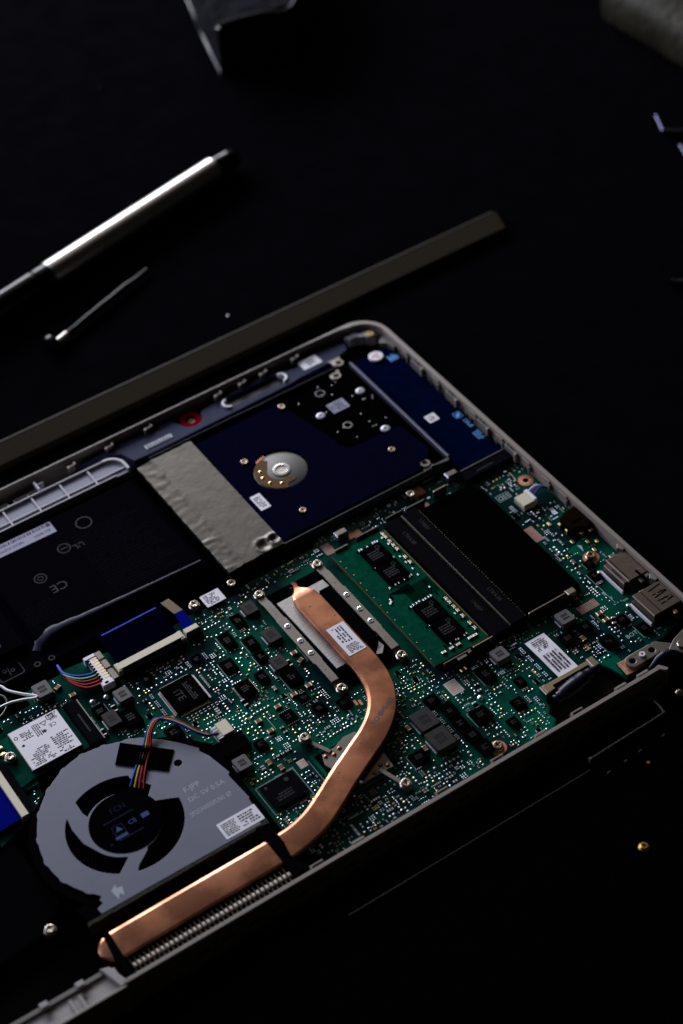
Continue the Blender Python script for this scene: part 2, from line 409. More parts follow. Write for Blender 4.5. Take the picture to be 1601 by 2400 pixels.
# inner floor strip between the front wall and the speaker trim
one('front_channel', lambda b: b.prism([(-250, 94.6), (-250, 86), (60, 79), (72, 79), (72, 90), (62, 93.8)], -10.4, -9.2, 'floor_brown'), LT)

# ---- speaker trim along the front edge
trim_poly = [(-70.5, 90.6), (-66.9, 91.1), (-53.4, 92.0), (-45.5, 91.7), (-38, 90.1), (-35.8, 89.8), (-33, 90.9), (-31.0, 91.7), (-26.0, 91.4), (-24.8, 89.0), (-24.0, 87.0)]
trim_poly += arc(-18.7, 87.6, 5.1, 196, 330, 10) + [(-13.4, 88.2), (-12.1, 89.2), (-1.3, 90.6), (10.5, 92.0), (26.0, 91.2), (29.5, 88.4), (34.0, 87.8), (40.7, 89.2), (49.7, 90.6), (59.2, 88.6), (57.8, 84.2), (49.0, 81.6), (31.7, 81.0), (26.0, 80.2), (-2.1, 79.6), (-41.3, 79.0), (-50.1, 79.4), (-51.1, 81.8), (-52.6, 86.2), (-56.5, 88.4), (-61.0, 89.4), (-66, 89.7)]
slot_hole = rrect(-3.6, 82.4, 27.4, 89.0, 2.6)
spk = one('speaker_trim', lambda b: b.plate([trim_poly, slot_hole], -9, -3, 'trim_sheen', 0.3), LT, 'long black speaker housing along the front edge, blue grey sheen put in its colour')
one('speaker_slot', lambda b: (b.prism(inset(ccw(slot_hole), 0.5), -9, -5.2, 'trim_dark', 0.4), b.prism(inset(ccw(slot_hole), 1.3), -5.19, -4.4, 'trim_sheen', 0.3, 'trim_dark')), spk)
for cx, a0 in ((-1.0, 90), (24.8, -90)):
    one('slot_end_lip', lambda b: b.plate([arc(cx, 85.7, 3.0, a0, a0 + 180, 8) + arc(cx, 85.7, 2.1, a0 + 180, a0, 8)], -6, -2.2, 'white_plastic', 0.2), spk)
def f(b):
    b.ring(-18.7, 87.6, 2.3, 4.6, -9, -3.6, 'red_rubber', 32)
one('rubber_grommet', f, spk, 'red rubber ring round a screw')
# raised maker plate; its lettering is not legible in the photograph, so only strokes are built
def f(b):
    b.box(-43, 81.9, -30, 84.7, -4, -2.75, 'trim_sheen', 0.2, 0, 'fan_print')
    for i in range(9): b.box(-41.8 + i * 1.25, 82.5, -41.2 + i * 1.25, 84.2 - 0.3 * (i % 3), -2.745, -2.6, 'trim_dark')
one('raised_plate', f, spk)
def sticker(name, parent, x0, y0, x1, y1, z, patch=None, lines=None, label=None, m='paper'):
    def f(b):
        b.prism(rrect(x0, y0, x1, y1, 0.25, 2), z - 0.12, z, m)
        if patch: b.dashes(*patch, 7, 'ink', z + 0.004, seed=int(abs(x0 * 5)), fill=0.8)   # fine unreadable print; the code itself is left out
        for i, ln in enumerate(lines or []):
            b.dashes(*ln[:4], ln[4], 'ink', z + 0.004, seed=int(abs(x0 * 13 + y0)) + i, vertical=len(ln) > 5)
    return one(name, f, parent, label, None, 0)
sticker('sticker', spk, 35.8, 83.9, 44.9, 90.0, -2.85, (38.9, 84.9, 43.3, 88.7))

# ---- ribbed frame left of it
def f(b):
    b.prism([(-250, 86.6), (-62, 86.6)] + arc(-61, 79.6, 7, 90, 0, 6)[1:] + [(-54, 75.2), (-250, 75.2)], -9, -3.0, 'pale_plastic', 0.2, 'frame_floor')
frame = one('ribbed_frame', f, LT, 'pale ribbed plastic frame beside the battery')
def f(b):
    for y, z in ((86.1, -1.9), (78.2, -2.4), (75.5, -2.1)):
        b.box(-250, y - 0.35, -60.5, y + 0.35, -6, z, 'pale_plastic', 0.12)
    pa = arc(-61, 79.6, 7.1, 92, -2, 8); pb = arc(-61, 79.6, 5.9, -2, 92, 8)
    b.plate([pa + [(-53.9, 76.0), (-55.1, 76.0)] + pb], -6, -1.8, 'pale_plastic', 0.15)
    b.box(-60.4, 77.85, -55.2, 78.55, -6, -2.4, 'pale_plastic', 0.1)
one('frame_rail', f, frame)
b = MB(); b.box(-0.32, 75.86, 0.32, 85.74, -5.6, -2.25, 'pale_plastic', 0.1); rib_me = b.data('rib')
for i in range(10): link('rib', rib_me, frame, loc=(-69 - 12.85 * i, 0, 0))
b = MB()
b.box(-6.2, 88.6, 6.2, 89.3, -6, -3.2, 'rim_inner', 0.1)
for i in range(3): b.box(-6.2 + i * 6, 86.7, -5.6 + i * 6, 88.5, -6, -3.0, 'rim_inner', 0.1)
loop_me = b.data('outer_rib')
for x in (-95, -110, -125): link('outer_rib', loop_me, frame, loc=(x, 0.4, 0))
one('upright_tab', lambda b: (b.box(-90.3, 87.0, -89.5, 92.4, -7, -1.4, 'pale_plastic', 0.15), b.box(-89.5, 90.2, -86.6, 90.9, -7, -2.0, 'pale_plastic', 0.1)), frame)

# ---- battery
def f(b):
    b.prism([(-250, 4.2), (-115, 4.2), (-100, 5.6), (-69, 8), (-54.4, 11.6), (-54.4, 74.6), (-250, 74.6)], -10, -5.0, 'battery_film', 0.6)
    b.prism([(-128.5, 16), (-116, 14.8), (-90, 13.6), (-56.6, 13.4), (-56.6, 71), (-128.5, 71)], -4.99, -2.6, 'battery_film', 0.9)
    b.prism([(-250, 16), (-131.5, 16), (-131.5, 71), (-250, 71)], -4.99, -2.6, 'battery_film', 0.9)
bat = one('battery', f, LT, 'flat black battery pack in glossy film')
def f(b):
    b.tube([(-129.6, 11.6, -4.6), (-126, 14.6, -3.6), (-121, 16.2, -2.9), (-112, 15.8, -2.7), (-100, 15.0, -2.6), (-86, 14.4, -2.6), (-72, 13.9, -2.6), (-57, 13.4, -2.6)], [2.2, 2.9, 2.6, 1.9, 1.4, 1.1, 0.9, 0.7, 0.5], 'battery_glint', 10, 5, 0.26)
one('film_crease', f, bat, 'crease in the battery film, its bluish shine put in the colour')
def f(b):
    z = -2.5
    b.prism([(-137, 63.0), (-94.9, 62.2), (-94.9, 68.8), (-137, 69.6)], -2.7, z, 'paper_shaded')
    rg = random.Random(5); x = -136
    while x < -97.5:
        wd = rg.choice((0.35, 0.55, 0.8)); b.box(x, 67.0, x + wd, 68.5, z + 0.004, z + 0.02, 'ink'); x += wd + rg.choice((0.3, 0.4, 0.6))
    b.box(-97.2, 66.6, -95.4, 68.5, z + 0.004, z + 0.02, 'ink')
    b.text('B31BI9H', -100.2, 64.7, 2.0, z + 0.004, 180, 'ink', 0.02)
    b.text('0B200-02590', -113.6, 65.0, 2.0, z + 0.004, 180, 'ink', 0.02)
one('barcode_label', f, bat, 'pale barcode label reading B31BI9H 0B200-02590')
def f(b):
    z = -2.59
    b.text('CE', -108, 35, 6, z, 180, 'faint_print', 0.02)
    b.ring(-97, 52, 2.3, 2.7, z, z + 0.02, 'faint_print'); b.box(-98.5, 51.8, -95.5, 52.2, z, z + 0.02, 'faint_print')
    b.ring(-84, 60, 2.9, 3.4, z, z + 0.02, 'faint_print')
    b.ring(-112, 43, 2.2, 2.6, z, z + 0.02, 'faint_print'); b.ring(-112, 43, 0.9, 1.2, z, z + 0.02, 'faint_print')
    b.text('UL', -91.5, 50, 4, z, 180, 'faint_print', 0.02)
    b.plate([rrect(-153, 20, -140, 33, 1.2), rrect(-152.6, 20.4, -140.4, 32.6, 1.0)], z, z + 0.02, 'faint_print')
    b.dashes(-92, 18, -62, 56, 22, 'line_faint', z, 3)
    b.dashes(-127, 22, -112, 32, 7, 'line_faint', z, 4)
one('faint_markings', f, bat, None, None, 0)
def f(b):
    z = -4.98
    b.plate([rrect(-147.5, 5.8, -137.5, 13.8, 1.2), rrect(-147.1, 6.2, -137.9, 13.4, 0.9)], z, z + 0.02, 'faint_print')
    b.text('%', -142.5, 9.8, 6, z, 30, 'faint_print', 0.02)
    b.ring(-132.4, 6.4, 0.8, 1.3, z, z + 0.02, 'faint_print'); b.ring(-126.6, 6.0, 0.8, 1.3, z, z + 0.02, 'faint_print')
one('edge_markings', f, bat, None, None, 0)

# ---- screws (shared meshes)
def screw_data(r, m, h=0.9, collar=0.0):
    b = MB()
    k = r * 0.24; l = r * 0.62
    plus = [(k / 2, k / 2), (l, k / 2), (l, -k / 2), (k / 2, -k / 2), (k / 2, -l), (-k / 2, -l), (-k / 2, -k / 2), (-l, -k / 2), (-l, k / 2), (-k / 2, k / 2), (-k / 2, l), (k / 2, l)]
    b.plate([arc(0, 0, r, 0, 345, 23), plus], 0, h, m, r * 0.12)
    b.cyl(0, 0, r * 0.8, -0.4, h * 0.25, 'hole_dark', 12)
    if collar: b.lathe(0, 0, [(r * 1.25, -collar), (r * 1.3, -0.25), (r * 1.12, 0.0)], m, 22)
    return b.data('screw')
SCR = screw_data(1.75, 'screw_steel'); SCR_S = screw_data(1.5, 'screw_bronze'); SCR_C = screw_data(1.75, 'screw_steel', 0.9, 2.6); SCR_B = screw_data(1.7, 'screw_bronze', 1.0, 2.0)
def screw(me, x, y, z, parent, rz=None, name='screw'):
    return link(name, me, parent, loc=(x, y, z), rz=random.uniform(0, 90) if rz is None else rz)
screw(SCR_S, -18.5, 87.3, -5.2, spk)
screw(SCR, -53.1, -3.3, -4.2, LT); screw(SCR_C, -181.9, -101.0, -4.4, LT)

# ---- hard drive in its cage
def f(b):
    b.prism([(-52, 1.2), (52.6, 1.2), (53, 74.8), (-52, 74.8)], -10, -3.2, 'hdd_cage', 0.3)
    b.box(-45, 75.2, 46, 75.9, -8, -1.9, 'hdd_cage', 0.15)
hdd = one('hard_drive', f, LT, 'blue black hard drive with a round spindle window')
one('cage_edge', lambda b: b.box(-45, 76.0, 46, 76.3, -3, -1.7, 'cage_edge', 0.1), hdd)
one('cage_edge', lambda b: b.box(-27, 0.55, 44, 1.05, -6, -2.0, 'cage_edge', 0.12), hdd)
plate_poly = [(-30, 2.6), (-30, 71.4), (8, 71.8)] + arc(12.4, 67.8, 4.0, 85, 0, 6) + [(17.4, 60), (20.2, 46), (21.8, 38)] + arc(28.0, 36.5, 6.5, 190, 268, 6) + [(43.0, 29.8)] + arc(45.2, 27.0, 2.8, 95, 5, 5) + [(49.0, 14), (49.4, 10.3), (46, 6.8), (42, 6.6), (40.5, 2.6)]
plate_hole = arc(-5.4, 37.3, 11.5, 0, 352, 44)
one('cover_plate', lambda b: b.plate([plate_poly, plate_hole], -3.19, -1.9, 'hdd_blue', 0.18), hdd, 'speckled dark blue metal plate of the hard drive')
def f(b):
    b.lathe(-5.4, 37.3, [(11.1, -3.1), (11.1, -2.7), (10.7, -2.45)], 'disc_metal', 48)
sp = one('spindle_cap', f, hdd, 'round dull metal disc in the window of the drive')
one('spindle_hub', lambda b: b.lathe(-5.0, 37.2, [(3.7, -2.5), (3.6, -2.1), (2.7, -2.0), (2.4, -2.35), (0.9, -2.45), (0.01, -2.4)], 'steel', 28), sp)
fl = arc(-5.4, 37.3, 10.7, 112, 258, 16) + arc(-5.4, 37.3, 8.3, 262, 290, 4) + arc(-5.4, 37.3, 5.3, 290, 250, 4)[1:] + arc(-5.4, 37.3, 5.6, 236, 140, 8) + [(-6.9, 45.2)]
def f(b):
    b.prism(fl, -2.6, -2.25, 'flex_amber', 0.1)
    for a, r in ((150, 8.2), (178, 8.2), (208, 8.2), (243, 7.6)):
        b.lathe(-5.4 + r * math.cos(R(a)), 37.3 + r * math.sin(R(a)), [(0.75, -2.25), (0.5, -2.0), (0.1, -1.9)], 'gold', 10)
    for i in range(5): b.box(-11.2 + i * 0.95, 46.2 + i * 0.32, -10.7 + i * 0.95, 48.4 + i * 0.25, -2.3, -2.1, 'ring_copper')
one('flex_contact', f, sp, 'amber flex strip with solder points')
for x, y in ((14.9, 68.7), (-15.0, 49.5), (-10.9, 11.4), (36.7, 18.8)): screw(SCR_S, x, y, -2.0, hdd)
b = MB(); b.lathe(0, 0, [(2.0, -0.4), (2.0, 0), (1.7, 0.2), (0.9, 0.2), (0.7, -0.1), (0.01, -0.15)], 'fan_edge', 22); pad = b.data('contact_pad')
for x, y in ((47.4, 58.2), (25.7, 55.3), (42.7, 32.3)): link('contact_pad', pad, hdd, loc=(x, y, -3.0))
one('motor_screw', lambda b: (b.ring(31.4, 43.7, 1.5, 2.0, -3.3, -2.9, 'bracket_steel'), b.cyl(31.4, 43.7, 1.5, -3.3, -3.05, 'chip_black')), hdd)
b = MB(); b.lathe(0, 0, [(2.5, -3), (2.5, 0), (2.1, 0.35), (1.2, 0.35), (1.0, -1.0), (0.01, -1.0)], 'bracket_steel', 22)
b.prism([(-1.6, 0.5), (1.6, 0.5), (3.2, -4.0), (-3.0, -4.0)], -3, -0.25, 'bracket_steel', 0.15); ear = b.data('mounting_ear')
for x, y, rz in ((49.6, 78.4, 180), (44.2, 72.0, 170), (43.4, 5.0, 0)): link('mounting_ear', ear, hdd, loc=(x, y, -2.6), rz=rz)
def f(b):
    rg = random.Random(3)
    for i in range(22):
        x, y = rg.uniform(22, 50), rg.uniform(34, 74); b.lathe(x, y, [(0.35, -3.2), (0.25, -3.0), (0.05, -2.95)], 'solder_dull', 6)
    for a in range(0, 360, 30): b.cyl(33.0 + 2 * math.cos(R(a)), 67.5 + 2 * math.sin(R(a)), 0.22, -3.2, -3.1, 'solder_dull', 6)
one('test_points', f, hdd, None, 'stuff')
sticker('sticker', hdd, 30.8, 53.0, 38.8, 59.4, -3.0, (33.6, 53.6, 38.2, 58.8), [(31.1, 53.4, 33.2, 59, 3, 1)], 'small pale sticker on the black part of the hard drive', 'paper_shaded')
sticker('sticker', hdd, -24.1, 21.4, -19.5, 30.7, -1.75, (-23.4, 22.6, -20.2, 29.4))
def f(b):
    b.prism([(52.2, 74), (53.4, 74), (53.0, 1.0), (51.8, 1.0)], -4, -0.6, 'cage_edge', 0.25)
    b.prism([(51.6, 1.0), (52.9, 1.0), (51.2, -0.8), (43.4, 0.4), (43.6, 1.0)], -6, -1.0, 'cage_edge', 0.2)
one('cage_ridge', f, hdd)
# silver tape over the left end of the drive, wrinkled
def f(b):
    nx, ny = 40, 96; vs = []; fs = []
    for j in range(ny + 1):
        for i in range(nx + 1):
            u, v = i / nx, j / ny
            x = -51.9 + 25.3 * u; y = 0.2 + 73.2 * v + 0.5 * noise.noise((u * 6, v * 14, 2)) * (1 if j in (0, ny) else 0.2)
            if i == 0: x += 0.35 * noise.noise((v * 22, 0, 5))
            z = -0.9 + 0.07 * noise.noise((x * 0.16, y * 0.10, 1.0)) + 0.018 * noise.noise((x * 0.6, y * 0.5, 4.0))
            if x < -45.2:
                z += -0.5 * (1 - min(1, max(0, (x + 51.9) / 6.7))) - 0.3 + 0.13 * noise.noise((x * 0.25, y * 0.40, 9)); z += 0.13 * max(0, noise.noise((x * 0.12, y * 0.28 + x * 0.08, 3)) * 2) ** 2
            if abs(x + 45.4) < 0.7: z += 0.30
            d1 = math.hypot(x + 33.5, y - 4.0); d2 = math.hypot(x + 28.6, y - 4.6)
            z += -0.8 * math.exp(-(d1 / 2.2) ** 2) + 0.7 * math.exp(-((d1 - 3.3) / 0.9) ** 2) * (0.5 + 0.5 * noise.noise((x, y, 2)))
            z += -0.7 * math.exp(-(d2 / 1.6) ** 2) + 0.5 * math.exp(-((d2 - 2.6) / 0.8) ** 2)
            vs.append((x, y, z))
    W = nx + 1
    for j in range(ny):
        for i in range(nx): fs.append([j * W + i, j * W + i + 1, (j + 1) * W + i + 1, (j + 1) * W + i])
    b.add(vs, fs, 'tape_silver')
    bd = [i for i in range(W)] + [j * W + nx for j in range(1, ny + 1)] + [ny * W + i for i in range(nx - 1, -1, -1)] + [j * W for j in range(ny - 1, 0, -1)]
    n = len(bd)
    b.add([vs[q] for q in bd] + [(vs[q][0], vs[q][1], -3.4) for q in bd], [[i, n + i, n + (i + 1) % n, (i + 1) % n] for i in range(n)], 'tape_silver')
tape = one('silver_tape', f, LT, 'wide wrinkled silver tape between battery and hard drive', None, 60)

# ---- solid state drive card
ssd = one('ssd_card', lambda b: b.prism([(54.6, 76.0), (72.6, 76.0), (73.6, 70), (73.6, -6.6), (53.4, -6.6)], -6, -4.2, 'ssd_blue', 0.15), LT, 'long dark blue drive card beside the right wall')
def f(b):
    b.prism(arc(65.4, 73.2, 3.25, 0, 345, 23), -4.15, -3.2, 'paper', 0.3)
    tri = [(65.4 + r * math.cos(R(a)), 73.2 + r * math.sin(R(a))) for r, a in ((2.2, -70), (2.2, 50), (2.2, 170))]
    tin = [(65.4 + 1.45 * math.cos(R(a)), 73.2 + 1.45 * math.sin(R(a))) for a in (-70, 50, 170)]
    b.plate([tri, tin], -3.195, -3.17, 'red_print'); b.cyl(65.4, 73.2, 0.35, -3.195, -3.17, 'red_print', 8)
one('warning_button', f, ssd, 'round pale button with a red triangle')
sticker('sticker', ssd, 59.7, 24.6, 64.5, 29.4, -4.1, (60.6, 25.5, 63.6, 28.5))
def f(b):
    z = -4.19
    b.plate([rrect(70.0, 20.1, 73.4, 23.8, 0.7), rrect(70.25, 20.35, 73.15, 23.55, 0.5)], z, z + 0.03, 'print_blue')
    b.prism([(70.6, 20.7), (72.0, 20.9), (72.9, 22.1), (72.9, 23.2), (71.6, 22.9), (70.7, 21.9)], z, z + 0.03, 'print_blue')
    b.dashes(71.2, 4.0, 73.3, 10.2, 3, 'print_blue', z, 1, True); b.dashes(71.4, 12.0, 73.3, 18.2, 3, 'print_blue', z, 2, True); b.dashes(69.9, 4.4, 71.0, 9.4, 2, 'print_blue', z, 3, True)
    for i in range(6): b.box(69.0 + 0.75 * i, 66.8 + (i % 2) * 0.3, 69.5 + 0.75 * i, 71.0 - (i % 3) * 0.7, z, z + 0.02, 'print_blue')
one('blue_print', f, ssd, None, None, 0)
def f(b):
    b.box(51.4, -12.6, 76.0, -7.0, -8, -3.6, 'slot_black', 0.3)
    b.box(52.5, -6.95, 75, -6.65, -6, -3.3, 'bracket_steel')
    b.box(58, -10.6, 66, -10.1, -3.59, -3.57, 'chip_print')
one('card_socket', f, LT, 'black edge socket at the end of the blue card')

# ---- memory module, its sockets and the black cover sheet
ram = one('memory_module', lambda b: (b.prism([(-14.95, -84.6), (9.6, -84.6), (9.6, -15.1), (-14.95, -15.1)], -4.6, -3.2, 'ram_edge', 0.06, 'ram_green'),
    b.box(9.1, -84.0, 9.55, -15.8, -3.19, -3.16, 'ram_edge'), [(b.box(-9 + i * 0.55, -45.4 - 0.62 * i * 0.5, 1.0, -45.1 - 0.62 * i * 0.5, -3.19, -3.17, 'trace_dark'), b.box(1.0, -46.6 - 0.62 * i, 8.6, -46.25 - 0.62 * i, -3.19, -3.17, 'trace_dark'), b.box(-3.2 + 0.3 * i, -54.2, -3.0 + 0.3 * i, -44.4, -3.188, -3.168, 'trace_dark')) for i in range(14)]), LT, 'green memory module with four black chips')
b = MB(); b.prism(rrect(-4.8, -5.2, 4.8, 5.2, 0.9, 3), -0.2, 1.0, 'chip_black', 0.12)
b.dashes(-3.0, -2.6, 2.4, 2.2, 4, 'chip_print', 1.004, 4); b.plate([rrect(1.6, 2.2, 3.2, 3.8, 0.4), rrect(1.85, 2.45, 2.95, 3.55, 0.3)], 1.004, 1.02, 'chip_print'); rchip = b.data('memory_chip')
for y in (-25.4, -36.4, -61.8, -72.8): link('memory_chip', rchip, ram, loc=(-0.8, y, -3.2))
def cap_data(l, wd, h, body='cap_tan', ends='solder'):
    b = MB(); e = l * 0.24
    b.box(-l / 2 + e, -wd / 2 * 0.94, l / 2 - e, wd / 2 * 0.94, 0, h * 0.95, body, h * 0.1)
    for q in (-1, 1): b.box(q * (l / 2 - e / 2) - e / 2, -wd / 2, q * (l / 2 - e / 2) + e / 2, wd / 2, 0, h, ends, h * 0.22)
    return b.data('capacitor')
rc = cap_data(1.9, 1.15, 0.7, 'gold', 'solder')
for y in (-17.6, -19.6, -22.4, -25.0, -27.5, -33.0, -36.3, -60.2, -62.4, -65.2, -67.6, -70.9, -75.4, -78.4): link('capacitor', rc, ram, loc=(7.6, y, -3.2), rz=90 + random.uniform(-4, 4))
for x in (-8.5, -5, -2, 3.4, 5.6): link('capacitor', rc, ram, loc=(x, -81.4, -3.2), rz=random.uniform(-4, 4))
rs = cap_data(1.0, 0.5, 0.4, 'chip_black', 'solder')
b = MB()
rg = random.Random(11)
for x0, y0, x1, y1, n in ((-6.4, -19.6, 4.6, -19.0, 9), (-6.6, -30.9, 4.8, -30.4, 9), (-6.6, -42.6, 5.0, -41.9, 9), (-7, -55.6, 5, -55.0, 9), (-7, -67.4, 4.6, -66.6, 9), (-7, -79.2, 4.4, -78.6, 9), (-13.8, -83, -13.5, -17, 14), (6.0, -82, 6.4, -17, 16), (-11, -50, -8, -46, 7)):
    for i in range(n):
        t = (i + 0.5) / n; x = x0 + (x1 - x0) * t + rg.uniform(-0.3, 0.3); y = y0 + (y1 - y0) * t + rg.uniform(-0.3, 0.3)
        if x < -12: b.lathe(x, y, [(0.22, -3.2), (0.2, -3.16), (0.05, -3.15)], 'gold', 6)
        else: b.box(x - 0.28, y - 0.5, x + 0.28, y + 0.5, -3.2, -2.85, rg.choice(('solder', 'chip_black', 'solder')), 0.08)
b.build('small_components', ram, None, 'stuff')
def bar(x0, x1, z, s1, s2, name):
    def f(b):
        b.box(x0, -86.2, x1, -13.4, -8, z, 'slot_black', 0.35)
        b.text('LTK4.08', x0 + (x1 - x0) * 0.55, s1, 2.3, z + 0.004, -90, 'chip_print', 0.02)
        b.text('17485F', x0 + (x1 - x0) * 0.55, s2, 2.3, z + 0.004, -90, 'chip_print', 0.02)
    return one(name, f, LT, 'long black memory socket reading LTK4.08')
s1 = bar(10.6, 17.4, -2.4, -26, -70, 'memory_socket'); s2 = bar(19.0, 25.8, -1.6, -70, -24, 'memory_socket')
def f(b):
    rg = random.Random(2)
    for i in range(130): y = -85.5 + i * 0.55; b.box(18.3, y, 18.85, y + 0.28, -6, -1.9 - 0.15 * rg.random(), 'bracket_steel')
one('contact_row', f, s2, None, 'stuff')
one('contact_row', lambda b: [b.box(25.95, -85 + i * 1.3, 26.2, -84.4 + i * 1.3, -6, -2.6, 'solder_dull') for i in range(54)], s2, None, 'stuff', 0)
for sk, bx in ((s1, ((-12, -86.6, 0, -86.0, -2.2), (1.0, -86.9, 9.8, -86.2, -1.6), (-6.6, -88.2, -2.6, -86.7, -2.4), (-1.8, -87.9, -0.4, -86.95, -1.8), (-2, -13.4, 8.6, -12.8, -2.3), (-12.5, -14.4, -6.5, -13.7, -2.4))),
               (s2, ((27.0, -86.0, 44.0, -85.4, -1.4), (44.6, -87.2, 48.2, -84.6, -1.6), (22, -12.6, 31, -12.0, -1.8), (36, -11.8, 42, -11.1, -1.2), (13, -12.0, 21, -11.5, -2)))):
    for x0, y0, x1, y1, z in bx:
        one('latch_arm', lambda b: b.box(x0, y0, x1, y1, -6, z, 'bracket_steel' if z < -1.7 else 'screw_steel', 0.15), sk)
one('black_sheet', lambda b: b.prism([(26.6, -84.6), (51.9, -84.6), (52.6, -83.4), (53.6, -20), (50.5, -14.4), (26.4, -14.4)], -5.6, -4.0, 'dull_black', 0.1), LT, 'plain black insulating sheet over the empty memory slot')
b = MB(); b.box(-2.5, -1.5, 2.5, 1.5, -3, 0, 'bracket_steel', 0.4); b.box(-2.55, -1.55, -1.9, 1.55, -3, -0.25, 'solder', 0.2); spring = b.data('grounding_spring')
for x, y in ((-4.9, -6.6), (48.6, -5.8)): link('grounding_spring', spring, LT, loc=(x, y, -2.6))

# ------------------------------------------------------------------ motherboard
BZ = -6.0
board_poly = [(-180, -9), (-143, -9), (-143, -2.5), (-128, -2.5), (-126, -1), (-110, -3), (-80, -7), (-74, -6), (-52, -8), (-50, -5), (-16, -4.6), (-15, 0.5), (50, 0.5), (75.6, -8), (75.6, -117), (62, -121.3), (40, -121.3), (39, -128.4), (37, -121.5), (33.5, -116), (9, -119.2), (8.4, -123), (6.2, -125), (6.8, -128.6), (3.5, -131.6), (-90, -132), (-98, -128), (-98, -66), (-110, -52), (-124, -44), (-150, -41.5), (-158, -44), (-158, -52), (-180, -60)]
mb = one('motherboard', lambda b: b.prism(board_poly, -7.4, BZ, 'pcb_light', 0.05, 'pcb_green'), LT, 'dark green circuit board crowded with tiny parts')
# raster of what is taken, 0.25 mm cells
GX0, GY0, GS = -182.0, -134.0, 0.25
NX, NY = int(260 / GS), int(140 / GS)
gx, gy = np.meshgrid(GX0 + (np.arange(NX) + 0.5) * GS, GY0 + (np.arange(NY) + 0.5) * GS, indexing='ij')
def inside(poly):
    r = np.zeros(gx.shape, bool); n = len(poly)
    for i in range(n):
        x0, y0 = poly[i]; x1, y1 = poly[(i + 1) % n]
        if y0 == y1: continue
        c = ((gy > y0) != (gy > y1)) & (gx < (x1 - x0) * (gy - y0) / (y1 - y0) + x0); r ^= c
    return r
free = inside(inset(ccw(board_poly), 0.6))
def rect_free(x0, y0, x1, y1):
    i0, i1, j0, j1 = int((x0 - GX0) / GS), int((x1 - GX0) / GS) + 1, int((y0 - GY0) / GS), int((y1 - GY0) / GS) + 1
    if i0 < 0 or j0 < 0 or i1 >= NX or j1 >= NY: return False
    return bool(free[i0:i1, j0:j1].all())
def take(x0, y0, x1, y1, g=0.3):
    x0, x1 = min(x0, x1), max(x0, x1); y0, y1 = min(y0, y1), max(y0, y1)
    free[max(0, int((x0 - g - GX0) / GS)):max(0, int((x1 + g - GX0) / GS) + 1), max(0, int((y0 - g - GY0) / GS)):max(0, int((y1 + g - GY0) / GS) + 1)] = False
def take_c(x, y, r): free[(gx - x) ** 2 + (gy - y) ** 2 < r * r] = False
for q in ((-180, 4.5, -60, 3), (-15.5, -87, 26.5, -11), (26, -85.5, 54, -13.5), (-52, 0.3, 53, 5), (51, -13, 76.2, 5), (-180, 3.4, -131, 5)): take(*q)
free[inside([(-182, 5), (-60, 5), (-57, 11), (-57, 2.6), (-182, 2.6)])] = False

# silkscreen helper: an L or box outline printed on the board
silk = MB()
def silk_rect(x0, y0, x1, y1, sides='lbrt', t=0.16):
    z0, z1 = BZ + 0.004, BZ + 0.02
    if 'l' in sides: silk.box(x0 - t, y0, x0, y1, z0, z1, 'silk')
    if 'r' in sides: silk.box(x1, y0, x1 + t, y1, z0, z1, 'silk')
    if 'b' in sides: silk.box(x0 - t, y0 - t, x1 + t, y0, z0, z1, 'silk')
    if 't' in sides: silk.box(x0 - t, y1, x1 + t, y1 + t, z0, z1, 'silk')
CHIPS = []
def chip(x0, y0, x1, y1, h=1.1, m='chip_black', pins=None, marks=True, label=None, name='chip', sl=None, ch=0.12):
    x0, x1 = min(x0, x1), max(x0, x1); y0, y1 = min(y0, y1), max(y0, y1)
    def f(b):
        b.box(x0, y0, x1, y1, BZ + 0.05, BZ + h, m, ch)
        if pins:
            p = 0.65
            if 'x' in pins:
                k = max(2, int((y1 - y0 - 0.5) / p))
                for i in range(k):
                    y = y0 + (y1 - y0) * (i + 0.5) / k
                    for q, d in ((x0, -1), (x1, 1)): b.box(q + d * 0.02, y - 0.15, q + d * 0.6, y + 0.15, BZ, BZ + min(0.35, h * 0.4), 'solder')
            if 'y' in pins:
                k = max(2, int((x1 - x0 - 0.5) / p))
                for i in range(k):
                    x = x0 + (x1 - x0) * (i + 0.5) / k
                    for q, d in ((y0, -1), (y1, 1)): b.box(x - 0.15, q + d * 0.02, x + 0.15, q + d * 0.6, BZ, BZ + min(0.35, h * 0.4), 'solder')
        if marks and x1 - x0 > 3: b.dashes(x0 + (x1 - x0) * 0.25, y0 + (y1 - y0) * 0.3, x1 - (x1 - x0) * 0.25, y1 - (y1 - y0) * 0.3, 3, 'chip_print', BZ + h + 0.002, int(abs(x0 * 7)))
    CHIPS.append((x0, y0, x1, y1)); take(x0, y0, x1, y1, 0.7)
    if sl: silk_rect(x0 - 0.5, y0 - 0.5, x1 + 0.5, y1 + 0.5, sl)
    return one(name, f, mb, label)
